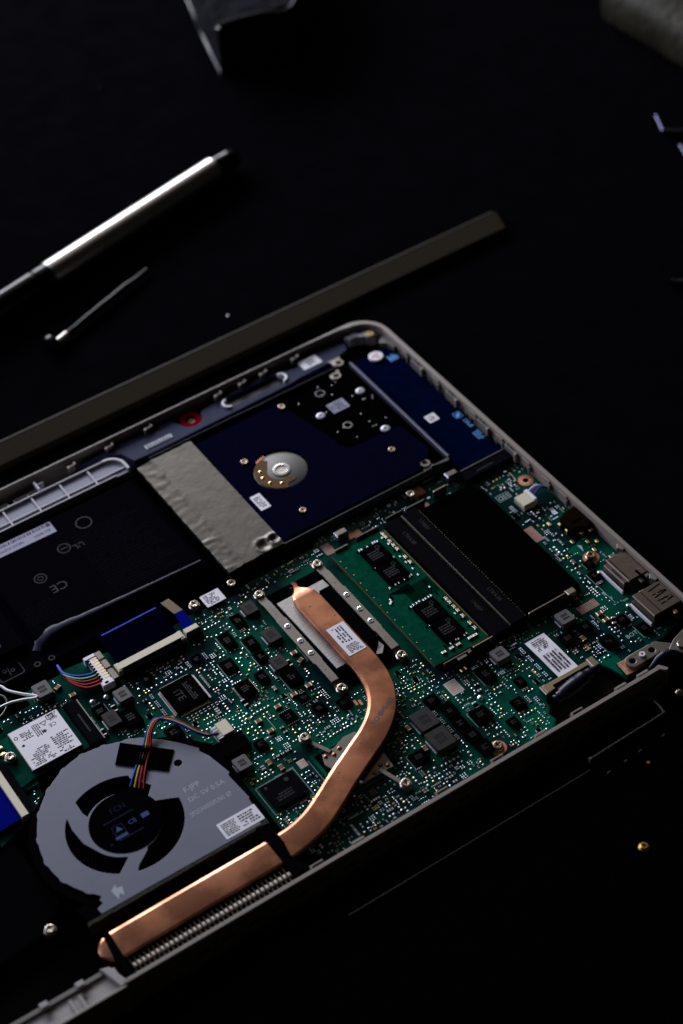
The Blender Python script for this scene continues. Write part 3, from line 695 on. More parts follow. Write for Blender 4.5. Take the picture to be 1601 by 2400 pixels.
def inductor(x0, y0, x1, y1, h=3.0, m='ferrite', seed=0, big=False, sl=None):
    x0, x1 = min(x0, x1), max(x0, x1); y0, y1 = min(y0, y1), max(y0, y1)
    def f(b):
        b.prism(rrect(x0, y0, x1, y1, 0.7, 3), BZ + 0.1, BZ + h, m, 0.22)
        b.box(x0 - 0.45, y0 + 1.2, x0 + 0.1, y1 - 1.2, BZ, BZ + 1.0, 'solder_dull', 0.1); b.box(x1 - 0.1, y0 + 1.2, x1 + 0.45, y1 - 1.2, BZ, BZ + 1.0, 'solder_dull', 0.1)
        rg = random.Random(seed); w_, d_ = x1 - x0, y1 - y0
        for r in range(2):
            for c in range(3):
                a = x0 + w_ * (0.27 + 0.16 * c); e = y0 + d_ * (0.28 + 0.25 * r); z = BZ + h + 0.003
                b.box(a, e, a + w_ * 0.05, e + d_ * 0.19, z, z + 0.02, 'ferrite_print'); b.box(a + w_ * 0.085, e, a + w_ * 0.135, e + d_ * 0.19, z, z + 0.02, 'ferrite_print')
                for k in rg.sample(range(3), 2): b.box(a + w_ * 0.051, e + d_ * (0.005 + 0.07 * k), a + w_ * 0.084, e + d_ * (0.05 + 0.07 * k), z, z + 0.02, 'ferrite_print')
    take(x0, y0, x1, y1, 0.7)
    if sl: silk_rect(x0 - 0.7, y0 - 0.7, x1 + 0.7, y1 + 0.7, sl)
    return one('inductor', f, mb)
inductor(-140, -10.8, -133.8, -3.6, 3, 'ferrite_light', 1); inductor(-116.8, -30.4, -111.2, -24, 3, 'ferrite_light', 2); inductor(-125.4, -38.5, -120.0, -31.2, 3, 'ferrite', 3)
inductor(34.6, -97, 40.6, -90.8, 3, 'ferrite_light', 4); inductor(4.6, -97, 10.5, -91, 3, 'ferrite_light', 5); inductor(-36, -107.3, -28, -98.2, 3, 'ferrite', 6); inductor(-36.4, -117.6, -28.2, -108.4, 3, 'ferrite', 7)
inductor(-97.5, -83.2, -91.9, -77, 2.6, 'ferrite_light', 8); inductor(-57.0, -21.5, -51.6, -15.1, 2.4, 'ferrite', 9); inductor(-57.5, -38.6, -51.8, -31.4, 2.4, 'ferrite', 10); inductor(-62.3, -51.3, -56.9, -44.8, 2.4, 'ferrite', 11)
# chips read from the photograph
CH = dict(pins=None)
chip(-78.6, -54.4, -72.5, -47, 1.4, pins='x', sl='lb'); chip(-69.8, -52.3, -65.8, -46.6, 1.3); chip(-77.3, -40.3, -72.3, -34.1, 1.0, sl='l'); chip(-72.1, -73.6, -67.2, -68.1, 1.0, pins='y')
chip(-64.5, -35.9, -60.1, -29.5, 1.2, sl='l'); chip(-64.9, -43.2, -60.8, -38.1, 1.2, sl='l'); chip(-62.7, -23.2, -58.4, -17, 1.2); chip(-61.8, -60.0, -56.2, -52.6, 1.8, sl='lb'); chip(-71.2, -30.2, -66.6, -22.5, 1.2, sl='l')
chip(-24, -106.6, -19.2, -99.8, 1.4); chip(-24.4, -113.4, -19.8, -107.6, 1.4); chip(-24.2, -120.4, -19.2, -114.2, 1.4); chip(-24.0, -127.2, -18.6, -121.4, 1.4); chip(-17, -114.6, -10.5, -108.4, 1.5, sl='lt'); chip(-3.7, -100.8, 1.2, -93.7, 1.4, sl='l')
chip(41.6, -114.6, 46.5, -108.9, 1.4, sl='lt'); chip(-26.8, -98.2, -21.6, -93.4, 1.3); chip(-45.5, -116.5, -39.4, -111.4, 1.3, sl='lt'); chip(39.4, -103.4, 44, -98.6, 1.4, pins='y'); chip(30, -104.5, 36, -99, 1.6, sl='b')
chip(52.6, -108.2, 57, -104.2, 1.2, pins='x'); chip(58.8, -84.8, 62.4, -80.2, 1.0); chip(61.0, -78.0, 64.6, -74.6, 1.0, pins='x'); chip(-126.6, -30.6, -121.6, -25.2, 1.4, sl='r'); chip(-119.4, -41.6, -113.2, -33.0, 1.8); chip(-109.8, -55.0, -104.0, -49.6, 1.0)
chip(-101.6, -74.4, -87.4, -67.0, 2.2, 'black_plastic', marks=False); chip(-104.6, -26.6, -100.8, -22.4, 1.0); chip(-2.2, -117.4, 2.4, -112.8, 1.2); chip(4.8, -109.6, 8.4, -105.4, 1.1); chip(-8.6, -123.4, -4.6, -119.0, 1.1); chip(-86.6, -78.0, -82.4, -73.6, 1.1); chip(-60.8, -76.4, -56.4, -72.0, 1.0); chip(-52.4, -79.6, -47.8, -75.2, 1.0); chip(-62.6, -68.6, -58.6, -64.6, 1.0, pins='y'); chip(-84.8, -29.4, -80.8, -25.2, 1.0); chip(66.2, -115.6, 70.6, -111.0, 1.3) ; chip(56.6, -117.0, 60.6, -111.6, 1.2)
# controller chip with pins on four sides, lettered iTE
def f(b):
    x0, y0, x1, y1 = -101.6, -46.4, -88.6, -32.2
    b.box(x0, y0, x1, y1, BZ + 0.15, BZ + 1.7, 'chip_black', 0.2)
    for i in range(32):
        y = y0 + 0.5 + (y1 - y0 - 1.0) * (i + 0.5) / 32; x = x0 + 0.5 + (x1 - x0 - 1.0) * (i + 0.5) / 32
        for q, d in ((x0, -1), (x1, 1)):
            b.box(q + d * 0.02, y - 0.11, q + d * 0.55, y + 0.11, BZ + 0.6, BZ + 0.75, 'solder_dull'); b.box(q + d * 0.5, y - 0.11, q + d * 1.15, y + 0.11, BZ, BZ + 0.25, 'solder')
        for q, d in ((y0, -1), (y1, 1)):
            b.box(x - 0.11, q + d * 0.02, x + 0.11, q + d * 0.55, BZ + 0.6, BZ + 0.75, 'solder_dull'); b.box(x - 0.11, q + d * 0.5, x + 0.11, q + d * 1.15, BZ, BZ + 0.25, 'solder')
    z = BZ + 1.705
    b.text('iTE', -97.0, -39.3, 4.2, z, -90, 'chip_print', 0.02); b.dashes(-93.8, -44.4, -91.4, -35, 3, 'chip_print', z, 3, True)
take(-103.6, -48.4, -86.6, -30.4)
one('controller_chip', f, mb, 'square black chip lettered ITE with pins on four sides')
def f(b):
    b.box(-95.2, -103.8, -81.8, -92.2, BZ + 0.2, BZ + 1.3, 'slot_black', 0.15)
    z = BZ + 1.305
    b.dashes(-92.6, -101.6, -84.6, -98.2, 3, 'chip_print', z, 6); b.cyl(-93.6, -93.9, 0.6, z, z + 0.02, 'chip_print', 12); b.cyl(-85.6, -94.6, 0.9, z, z + 0.02, 'chip_print', 12)
take(-96, -104.6, -81, -91.4); silk_rect(-96.2, -104.8, -80.8, -91.2, 'lrbt', 0.2)
one('memory_chip', f, mb, 'broad black chip in a white outline beside the fan')

# mounting rings, copper grid pads, silver test grid
def ringpad(x, y, r=3.2, hole=True):
    def f(b):
        b.ring(x, y, 1.15, r, BZ + 0.004, BZ + 0.08, 'ring_copper', 32)
        if hole: b.cyl(x, y, 1.2, BZ + 0.003, BZ + 0.05, 'hole_dark', 16)
        for i in range(12): b.lathe(x + 1.75 * math.cos(i * math.pi / 6), y + 1.75 * math.sin(i * math.pi / 6), [(0.2, BZ + 0.07), (0.12, BZ + 0.13), (0.02, BZ + 0.14)], 'solder', 6)
    take_c(x, y, r + 0.4)
    return one('mounting_ring', f, mb, 'copper ring round a mounting hole')
ringpad(71.6, -24.7)
g = ringpad(65.8, -73.8); g = ringpad(-17.5, -126.6)
screw(SCR_B, 65.8, -73.8, BZ + 0.9, mb); screw(SCR_B, -17.5, -126.6, BZ + 0.9, mb)
def grid_pad(x0, y0, x1, y1, nx, ny, m='pad_pink', base='pcb_green', border=None):
    def f(b):
        b.box(x0, y0, x1, y1, BZ + 0.004, BZ + 0.03, base)
        if border: b.plate([[(x0 - .7, y0 - .7), (x1 + .7, y0 - .7), (x1 + .7, y1 + .7), (x0 - .7, y1 + .7)], [(x0, y0), (x1, y0), (x1, y1), (x0, y1)]], BZ, BZ + 0.15, border)
        w_, d_ = (x1 - x0) / nx, (y1 - y0) / ny
        for i in range(nx):
            for j in range(ny): b.box(x0 + w_ * (i + 0.16), y0 + d_ * (j + 0.16), x0 + w_ * (i + 0.84), y0 + d_ * (j + 0.84), BZ + 0.031, BZ + 0.12, m, 0.03)
    take(x0, y0, x1, y1, 0.8)
    return one('copper_pad', f, mb, 'gridded copper contact pad')
grid_pad(54.0, -55.1, 57.9, -46.4, 6, 14); grid_pad(44.9, -95, 53.4, -91, 14, 6); grid_pad(-14.6, -11.8, -10.6, -5.6, 6, 9); grid_pad(-15.7, -97.6, -12.1, -92.3, 4, 5, 'pad_pink', 'silk', 'solder_dull'); grid_pad(-78.6, -93.4, -75.4, -89.6, 4, 4, 'pad_pink', 'silk')
def f(b):
    for x0, y0, x1, y1 in ((29, -6.2, 36, -1.2), (-3, -9.8, 3, -6.6), (24, -13.2, 33, -11)): b.box(x0, y0, x1, y1, BZ + 0.004, BZ + 0.25, 'orange_pad', 0.05)
    for x, y in ((-46.5, -79.6), (-45.0, -80.6), (49.4, -84.5), (48.2, -86.2), (36.6, -108.6), (13.8, -106.4)): b.box(x - 0.5, y - 1.3, x + 0.5, y + 1.3, BZ + 0.01, BZ + 0.1, 'ring_copper', 0, random.uniform(-8, 8))
one('bare_copper', f, mb)
for q in ((29, -6.2, 36, -1.2), (-47.5, -82, -44, -78)): take(*q)
screw(SCR, 29.6, -4.6, -4.6, LT)
# silkscreen words and marks
silk.box(56.0, -28.6, 61.9, -28.4, BZ + .004, BZ + .02, 'silk'); silk.box(56.0, -25.3, 61.9, -25.1, BZ + .004, BZ + .02, 'silk'); silk.box(56.0, -28.4, 56.2, -25.3, BZ + .004, BZ + .02, 'silk'); silk.box(61.7, -28.4, 61.9, -25.3, BZ + .004, BZ + .02, 'silk')
silk.text('SSD', 58.95, -26.85, 3.0, BZ + 0.004, 180, 'silk', 0.02)
silk.text('BOT', 53.4, -113.6, 2.6, BZ + 0.004, 0, 'silk', 0.02)
silk.prism([(65.6, -65.4), (66.9, -66.6), (65.6, -69.6)], BZ + .004, BZ + .03, 'print_white')
take(55.6, -29, 62.3, -24.8); take(50.5, -115.2, 56.2, -112); take(65, -70, 67.2, -65)
for x0, y0, x1, y1, sd in ((-53.6, -52.0, -49.6, -44.0, 'rb'), (-64.4, -66.2, -53.6, -61.4, 'lt'), (-80.2, -72.4, -76.4, -64.6, 'rb'), (58.6, -97.6, 64.0, -79.8, 'l'), (48.8, -103.0, 51.4, -98.2, 'lr'), (56.2, -117.4, 61.6, -110.4, 'lb'), (-74.6, -112.6, -72.0, -91.4, 'l'), (-88.0, -90.6, -80.6, -86.4, 'b'), (38.6, -90.2, 48.6, -86.8, 'r')): silk_rect(x0, y0, x1, y1, sd)
rgs = random.Random(21)
for x, y, l, a in ((-78, -58.6, 6, 0), (-84, -63, 4, 0), (-90, -34, 4, 90), (-52.6, -83.4, 3, 0), (-126, -23.6, 5, 0), (-128.4, -34, 7, 90), (-16.8, -104.6, 4, 0), (2.4, -99.5, 5, 0), (25, -113, 4, 0), (6, -120, 5, 90), (69.4, -64.5, 3, 0), (60.6, -99, 4, 0), (57.6, -108.4, 4, 0), (-104, -47, 4, 90), (-84, -74.6, 6, 0), (30, -117, 3, 0), (61, -117.5, 3.5, 0), (58, -57, 4, 90)):
    n = int(l / 0.85)
    for i in range(n):
        u = i * 0.85
        if rgs.random() < 0.9: silk.box(x + (u if a == 0 else 0), y + (u if a else 0), x + (u + 0.5 if a == 0 else 0.8), y + (u + 0.5 if a else 0.8), BZ + .004, BZ + .02, 'silk')

# ---- processor cooler: plate, brackets, copper pipe
one('processor_base', lambda b: b.prism([(-47.5, -72), (-20, -72), (-20, -16), (-47.5, -16)], -5.95, -5.2, 'dull_black'), LT)
take(-51.5, -74.8, -17.2, -12.8)
alu = one('cooler_plate', lambda b: b.prism([(-44.6, -22.6), (-23.8, -22.6), (-23.4, -28.2), (-22.4, -28.4), (-22.4, -58.6), (-27.6, -60.4), (-39.4, -63.4), (-43.8, -63.4)], -5.1, -4.0, 'aluminium', 0.12), LT, 'scratched aluminium plate under the copper pipe')
one('rubber_pad', lambda b: b.prism(rrect(-29.0, -60.4, -23.8, -28.0, 0.6), -3.99, -2.4, 'black_plastic', 0.2), alu)
one('plate_corner', lambda b: b.prism([(-28.4, -66.2), (-24.0, -61.2), (-23.6, -64.4), (-26.2, -67.2)], -5.5, -4.2, 'aluminium', 0.1), alu)
b = MB(); b.lathe(0, 0, [(1.25, -0.3), (1.2, 0.12), (0.85, 0.22), (0.6, -0.12), (0.01, -0.2)], 'solder', 18); RIV = b.data('rivet')
def bracket(xc, s):
    def f(b):
        b.prism([(xc - 1.9, -20.3), (xc + 1.5, -20.3), (xc + 1.5, -30.6), (xc + 1.9, -31.4), (xc + 1.9, -56.4), (xc + 1.6, -57.4), (xc + 1.6, -68.4), (xc - 1.6, -68.4), (xc - 1.6, -57.8), (xc - 2.1, -56.6), (xc - 2.1, -31.0), (xc - 1.9, -30.4)], -3.7, -3.05, 'bracket_steel', 0.12)
        b.prism([(xc - 1.9, -17.2), (xc + 1.5, -17.2), (xc + 1.5, -20.3), (xc - 1.9, -20.3)], -4.4, -3.5, 'bracket_steel', 0.2)
        b.add([(xc - 1.6, -68.4, -3.06), (xc + 1.6, -68.4, -3.06), (xc + 1.6, -69.9, -4.2), (xc - 1.6, -69.9, -4.2), (xc - 1.6, -68.4, -3.7), (xc + 1.6, -68.4, -3.7), (xc + 1.6, -69.9, -4.8), (xc - 1.6, -69.9, -4.8)], [[3, 2, 1, 0], [4, 5, 6, 7], [0, 1, 5, 4], [2, 3, 7, 6], [1, 2, 6, 5], [3, 0, 4, 7]], 'screw_steel')
        b.prism([(xc - 1.6, -69.9), (xc + 1.6, -69.9), (xc + 1.4, -72.0), (xc - 1.4, -72.0)], -4.8, -4.2, 'bracket_steel', 0.1)
    br = one('cooler_bracket', f, LT, 'steel spring bracket with three rivets')
    for y in (-35.7, -44.7, -52.1): link('rivet', RIV, br, loc=(xc, y, -3.05))
    for y in (-27.5, -61.7): one('bracket_dimple', lambda b: b.prism(rrect(xc - 0.5, y - 0.35, xc + 0.3, y + 0.35, 0.2, 2), -3.049, -2.98, 'bracket_steel', 0.03), br)
    for y in (-15.2, -72.7): screw(SCR_C, xc + 0.1 * s, y, -3.6, br)
    return br
bracket(-47.8, 1); bracket(-21.2, -1)
CP = [(-35.2, -21.2), (-35.1, -27), (-35, -36), (-35, -47), (-35, -58), (-34.9, -67), (-35.5, -75.2), (-37.8, -83.2), (-42.6, -90.8), (-50.2, -97.2), (-59.6, -102.2), (-70, -107.6), (-79.6, -113.1), (-87.4, -117.0), (-95.2, -119.2), (-104, -120.1), (-118, -120.3), (-135, -120.3), (-152, -120.4), (-166.8, -120.5)]
def f(b):
    P = [Vector((x, y, 0)) for x, y in CP]
    Q = smooth_path(P, 8); L = len(Q); sec = []
    hw, th, rw = 5.45, 2.7, 1.75
    h2 = th / 2; dz = 1.1 * math.tan(R(23))          # far side crushed to a broad chamfer, near side a tight rounding
    sec = [(hw - 0.9, -h2), (hw - 0.25, -h2 + 0.35), (hw, -0.35), (hw - 0.05, 0.15), (hw - 0.3, h2 - dz - 0.12), (hw - 0.42, h2 - dz), (hw - 1.5, h2 - 0.02), (hw - 1.75, h2),
           (-hw + 0.75, h2), (-hw + 0.45, h2 - 0.03), (-hw + 0.14, h2 - 0.2), (-hw, h2 - 0.6), (-hw, -0.35), (-hw + 0.25, -h2 + 0.35), (-hw + 0.9, -h2)]
    n = len(sec); vs = []; fs = []
    def put(p, t, sc_, z, hh=1.0):
        if p.x < -95: sc_ *= 1.0 + 0.07 * min(1, (-95 - p.x) / 8)
        nrm = Vector((t.y, -t.x, 0))
        for u, v in sec: vs.append((p.x + nrm.x * u * sc_, p.y + nrm.y * u * sc_, z + v * hh))
    ZP = -2.7
    t0 = Vector((0, -1, 0))
    for d, sc_, hh in ((2.6, 0.16, 0.5), (1.2, 0.18, 0.6), (-0.2, 0.17, 0.6), (-1.6, 0.34, 0.7), (-3.2, 0.66, 0.85)):
        put(Vector((-35.2 + (0.6 if d > 0 else 0) + (-0.5 if d > 2 else 0), -21.2 + d, 0)), t0, sc_, ZP - 0.3 + (0.3 if d > 2 else 0), hh)
    for i, p in enumerate(Q):
        if p.y > -26.2 and p.x > -36: continue
        t = (Q[min(i + 1, L - 1)] - Q[max(i - 1, 0)]).normalized()
        g_ = 1.0 + 0.012 * noise.noise((p.x * 0.3, p.y * 0.3, 0))
        put(p, t, (0.86 + 0.14 * min(1, (-26.2 - p.y) / 5)) * g_ if p.y > -40 and p.x > -36 else g_, ZP)
    te = Vector((-1, 0, 0))
    for d, sc_, hh in ((1.8, 0.94, 1), (3.4, 0.82, 0.95), (4.8, 0.62, 0.85), (5.9, 0.40, 0.7), (6.6, 0.18, 0.5)): put(Vector((-166.8 - d, -120.5, 0)), te, sc_, ZP, hh)
    k = len(vs) // n
    for i in range(k - 1): fs += [[i * n + q, (i + 1) * n + q, (i + 1) * n + (q + 1) % n, i * n + (q + 1) % n] for q in range(n)]
    fs += [[q for q in range(n)], [(k - 1) * n + q for q in range(n)][::-1]]
    b.add(vs, fs, 'copper')
pipe = one('heat_pipe', f, LT, 'long bent copper heat pipe, flat and stained', None, 14)
ZT = -1.35
sticker('sticker', pipe, -38.1, -63.4, -30.5, -47.4, ZT + 0.14, (-36.6, -62.7, -31.2, -58.3), [(-36.8, -57.4, -32.2, -48.6, 4, 1)], 'white sticker on the copper pipe')
one('stamped_text', lambda b: b.text('YCHBHS-A-2', -42.6, -91.8, 2.5, ZT + 0.006, 27, 'stain', 0.02, 1.0, 0.06), pipe, 'dark letters stamped on the copper', None, 0)
def f(b):
    rg = random.Random(9)
    spots = [(-33.9, -88.6, 0.75), (-54.0, -103.6, 0.55), (-66.3, -113.6, 0.75), (-70.4, -105.6, 0.5), (-52.4, -103.8, 0.3), (-39, -94, 0.3), (-62, -108.8, 0.3), (-60.2, -106.2, 0.25), (-71.5, -117.2, 0.35), (-36.4, -33.8, 0.5), (-31.4, -43, 0.35), (-46.0, -97.5, 0.25), (-57.0, -99.4, 0.4)]
    for i in range(46):
        t = rg.random(); x, y = CP[int(t * (len(CP) - 1))]; spots.append((x + rg.uniform(-2.6, 2.6), y + rg.uniform(-2.6, 2.6), rg.uniform(0.08, 0.22)))
    for x, y, r in spots: b.prism([(x + r * rg.uniform(0.6, 1.2) * math.cos(a * 0.7), y + r * rg.uniform(0.5, 1.1) * math.sin(a * 0.7)) for a in range(9)], ZT + 0.005, ZT + 0.012, 'stain')
one('stain_spots', f, pipe, None, 'stuff', 0)

# ---- graphics chip plate with two arms
gpu = one('graphics_plate', lambda b: b.prism([(-71.4, -97.6), (-69.8, -93.4), (-64.4, -93.2), (-59.4, -91.2), (-54.6, -91.6), (-51.6, -106.0), (-52.2, -112.6), (-60, -112.4), (-66.6, -112.6)], -5.0, -4.25, 'bracket_steel', 0.12), LT, 'dull metal plate with copper rivets under the pipe')
take(-75, -114, -50.5, -89.5)
one('graphics_die', lambda b: (b.box(-73.6, -113.4, -51.6, -90.8, BZ, -5.2, 'pcb_light'), b.box(-72.4, -112.2, -52.6, -92, -5.2, -5.05, 'chip_black')), gpu)
b = MB(); b.lathe(0, 0, [(0.85, -0.2), (0.8, 0.15), (0.55, 0.32), (0.05, 0.36)], 'copper', 14); CRV = b.data('rivet')
for x, y in ((-63.3, -94.6), (-69.2, -94.9), (-66.3, -95.9), (-55.8, -109.5), (-53.8, -111.0), (-59.4, -111.2)): link('rivet', CRV, gpu, loc=(x, y, -4.25))
def f(b):
    for p, q in (((-71.0, -84.9), (-66.8, -94.4)), ((-57.2, -111.0), (-53.7, -122.0))):
        d = (Vector(q) - Vector(p)).normalized(); nn = Vector((-d.y, d.x)) * 0.85
        P = [Vector(p) + nn, Vector(q) + nn, Vector(q) - nn, Vector(p) - nn]
        b.prism([tuple(v) for v in P], -4.24, -3.7, 'bracket_steel', 0.15)
one('plate_arm', f, gpu)
for x, y in ((-71.2, -84.7), (-53.6, -122.4)): screw(SCR_C, x, y, -2.7, gpu); take_c(x, y, 3.2)

# ---- fan
C0 = (-141.6, -79.6)
def pol(r, a): return (C0[0] + r * math.cos(R(a)), C0[1] + r * math.sin(R(a)))
edge = [(-119.1, -49.6), (-126.2, -46.8), (-132, -45.0), (-138.3, -44.0), (-145, -44.8), (-151, -47.2), (-157.2, -51.2), (-163.0, -56.8), (-167.4, -63.6), (-170.3, -71.0), (-171.4, -78.6), (-170.6, -86.0), (-167.9, -93.0), (-163.6, -99.2)]
sm = [tuple(p) for p in smooth_path([Vector((*e, 0)) for e in edge], 6)]
outer = []
for i, p in enumerate(sm):                       # small teeth round the rim of the cover
    d = (Vector(p[:2]) - Vector(C0)).normalized()
    k = 0.5 if i % 8 in (3, 4) else 0.0
    outer.append((p[0] + d.x * k, p[1] + d.y * k))
outer += [(-162.2, -100.9), (-163.4, -102.0), (-163.0, -103.6), (-165.6, -104.6), (-165.4, -107.2), (-103.6, -107.6), (-102.0, -104), (-101.4, -96), (-100.9, -95.4), (-101.4, -90), (-101.9, -83), (-100.9, -82), (-103.0, -71.6), (-104.8, -67.6), (-104.2, -66.4), (-108.4, -60.6), (-112.6, -55.6)]
slot1 = [pol(20.6, a) for a in range(118, 56, -5)] + [(-130.6, -62.6), (-130.8, -63.4), (-126.0, -70.6)] + [(-129.2, -74.0)] + [pol(13.6, a) for a in range(30, 136, 6)] + [(-151.4, -67.0)]
slot2 = [pol(20.6, a) for a in range(138, 238, 5)] + [(-152.9, -96.9), (-147.4, -92.6)] + [pol(13.9, a) for a in range(244, 196, -6)] + [pol(15.6, 176), pol(18.2, 152)]
slot3 = [(-128.2, -77.4), (-123.6, -79.6)] + [pol(20.8, a) for a in range(-4, -106, -5)] + [pol(20.4, -106), pol(18.4, -103), pol(14.4, -86)] + [pol(13.2, a) for a in range(-82, 6, 6)]
fan_hole = arc(-113.6, -67.8, 1.5, 0, 345, 16)
def f(b): b.plate([outer, slot1, slot2, slot3, fan_hole], -2.6, -2.0, 'fan_grey', 0.1)
fan = one('fan', f, LT, 'grey round cooling fan with cut out air slots')
one('fan_frame', lambda b: (b.prism([pol(36.5 if 60 < a < 118 else 33.0, a) for a in range(34, 232, 6)] + [(-168.4, -102), (-170.4, -108.6), (-100, -109.4), (-99.0, -92), (-99.2, -74), (-101.6, -66), (-107, -58)], -11, -9.0, 'dull_black'),
    b.plate([[(-100.2, -108.2)] + outer[-8:] + outer[:-17] + [(-169, -103), (-170, -108.4)]] if False else [[pol(33.4, a) for a in range(0, 360, 8)], [pol(30.0, a) for a in range(0, 360, 8)]], -9.0, -2.7, 'black_plastic', 0.1),
    b.prism([(-108, -56.6), (-99.4, -66.8), (-98.6, -83), (-99.4, -108.6), (-103.6, -108.8), (-103.2, -84), (-106, -68), (-111, -59)], -9, -2.75, 'black_plastic', 0.1),
    b.prism([(-171.6, -100.4), (-164.4, -99.2), (-160.2, -100.0), (-161.0, -103), (-165.8, -108.4), (-170.4, -107.6)], -9, -2.9, 'black_plastic', 0.3)), fan, 'black plastic body of the fan')
one('fan_hub', lambda b: (b.lathe(C0[0] + 0.6, C0[1] + 0.4, [(12.9, -2.05), (12.9, -1.85), (12.7, -1.8)], 'hub_black', 56),
    b.text('FCN', -140.6, -72.6, 3.1, -1.795, 0, 'hub_print', 0.02), b.dashes(-148, -76.6, -132.6, -75.4, 1, 'hub_print', -1.795, 2), b.dashes(-150, -85.6, -134.6, -84.4, 1, 'hub_print', -1.795, 5),
    b.text('CE', -139.0, -80.4, 2.6, -1.795, 0, 'hub_blue', 0.02), b.box(-135.4, -81.4, -132.6, -79.4, -1.795, -1.775, 'hub_blue', 0), b.plate([rrect(-146.6, -83.0, -142.4, -78.6, 0.5), rrect(-146.3, -82.7, -142.7, -78.9, 0.4)], -1.795, -1.775, 'hub_print'), b.prism([(-145.9, -81.4), (-143.1, -81.4), (-144.5, -79.2)], -1.795, -1.775, 'hub_blue'), b.box(-147.2, -84.4, -142.6, -83.2, -1.795, -1.775, 'hub_blue')), fan, 'black round fan hub with faint blue print', None, 35)
b = MB()
P = [Vector((r * math.cos(R(t)), r * math.sin(R(t)), 0)) for r, t in ((13.4, 0), (15.5, 5), (17.8, 12), (20.2, 21), (23, 30), (27, 38))]
vs = []; n = len(P)
for p in P:
    for z in (-8.6, -3.4): vs += [(p.x, p.y, z)]
for p in P:
    d = Vector((-p.y, p.x)).normalized() * 0.22
    for z in (-8.6, -3.4): vs += [(p.x + d.x, p.y + d.y, z)]
fs = []
for i in range(n - 1):
    a, c = 2 * i, 2 * n + 2 * i
    fs += [[a, a + 2, a + 3, a + 1], [c + 1, c + 3, c + 2, c], [a + 1, a + 3, c + 3, c + 1], [a, c, c + 2, a + 2]]
fs += [[0, 1, 2 * n + 1, 2 * n], [2 * n - 2, 4 * n - 2, 4 * n - 1, 2 * n - 1]]
b.add(vs, fs, 'blade_black'); BL = b.data('blade')
for i in range(61): link('blade', BL, fan, loc=(C0[0], C0[1], 0), rz=i * 360 / 61)
def f(b):
    z = -1.995
    b.text('F-JPP', -115.0, -79.8, 3.1, z, 0, 'fan_print', 0.015); b.text('DC 5V 0.5A', -111.6, -84.3, 2.9, z, 0, 'fan_print', 0.015); b.text('SF2S3000SPLN1 EP', -113.2, -90.2, 2.7, z, 0, 'fan_print', 0.015, sx=0.78)
    b.prism([(-158.6, -101.2), (-156.2, -99.6), (-156.6, -101.2), (-154.6, -101.6), (-155.6, -105.2), (-156.6, -103.6), (-158.0, -105.4)], z, z + 0.015, 'fan_print')
one('stamped_text', f, fan, None, None, 0)
one('black_tape', lambda b: (b.prism([(-126.0, -47.6), (-111.9, -62.0), (-118.3, -69.0), (-132.1, -55.2)], -1.99, -1.55, 'tape_black', 0.12), b.prism([(-119.9, -53.4), (-117.3, -56.0), (-124.1, -62.8), (-126.7, -60.2)], -1.549, -0.9, 'tape_black', 0.3)), fan, 'black tape square over the fan wires')
sticker('sticker', fan, -116.4, -106.4, -101.2, -98.9, -1.9, (-115.4, -105.5, -109.8, -99.8), [(-108.8, -105.4, -102, -99.8, 5)], 'white sticker at the corner of the fan')
def wire(name, pts, m, r=0.45, parent=None): return one(name, lambda b: b.tube(pts, r, m, 7, 6), parent or LT, None, None, 80)
for i, m in enumerate(('wire_blue', 'wire_yellow', 'wire_crimson', 'wire_red')):
    o_ = i * 0.75 - 1.1
    wire('wire', [(-94.6 , -63.4 - o_ * 0.7, -3.6), (-98.2, -63.2 + o_ * 0.3, -2.4), (-101.6, -60.6 + o_ * 0.9, -0.4), (-104.6, -55.2 + o_ * 0.9, 0.7), (-107.6, -50.4 + o_ * 0.8, 1.0), (-111.2, -48.4 - o_ * 0.6, 0.8), (-115.0, -50.4 - o_, 0.0), (-118.6 + o_ * 0.8, -54.6 - o_ * 0.8, -1.2), (-123.0 + o_ * 0.9, -59.4 - o_, -1.3), (-127.2 + o_ * 1.2, -64.2 - o_ * 1.2, -1.5), (-130.6 + o_ * 1.5, -68.2 - o_ * 1.6, -2.6)], m, 0.42, fan)
def f(b):
    b.box(-94.0, -66.2, -89.4, -59.6, BZ, -3.0, 'ivory', 0.2); b.box(-96.2, -66.6, -94.0, -60.2, BZ, -3.3, 'white_plastic', 0.25)
    for i in range(4): b.box(-96.25, -65.6 + i * 1.35, -94.2, -64.9 + i * 1.35, -4.6, -3.2, 'silk')
one('fan_plug', f, LT, 'ivory plug of the fan wires'); take(-96.4, -67, -89, -59.2)
# sealing foam, fins, black straps
one('foam_strip', lambda b: b.prism([(-171.5, -109.6), (-171.0, -107.7), (-104.0, -107.9), (-101.0, -106.6), (-101.0, -109.4)], -7, -1.6, 'foam', 0.3), LT, 'grey foam strip between fan and copper pipe')
one('duct_floor', lambda b: b.box(-168, -134, -102, -109.7, -12, -6.4, 'black_plastic'), LT)
fins = one('fin_stack', lambda b: b.box(-166.8, -133.6, -105.4, -133.1, -9, -4.4, 'black_plastic'), LT, 'row of thin metal cooling fins below the copper pipe')
b = MB(); b.box(-0.15, -133.0, 0.15, -125.6, -9, -3.1, 'fin_steel'); b.prism([(-0.15, -129.6), (-0.15, -131.0), (0.95, -131.3), (1.1, -130.4), (0.9, -129.6)], -3.09, -2.0, 'fin_tip', 0.3); FIN = b.data('fin')
for i in range(35): link('fin', FIN, fins, loc=(-166.2 + i * 1.74, 0, 0))
one('strap', lambda b: b.prism([(-169.3, -115.0), (-167.0, -115.6), (-167.6, -134.0), (-170.6, -135.6), (-170.6, -127)], -6, -0.9, 'black_plastic', 0.3), LT, 'black strap across the left end of the pipe')
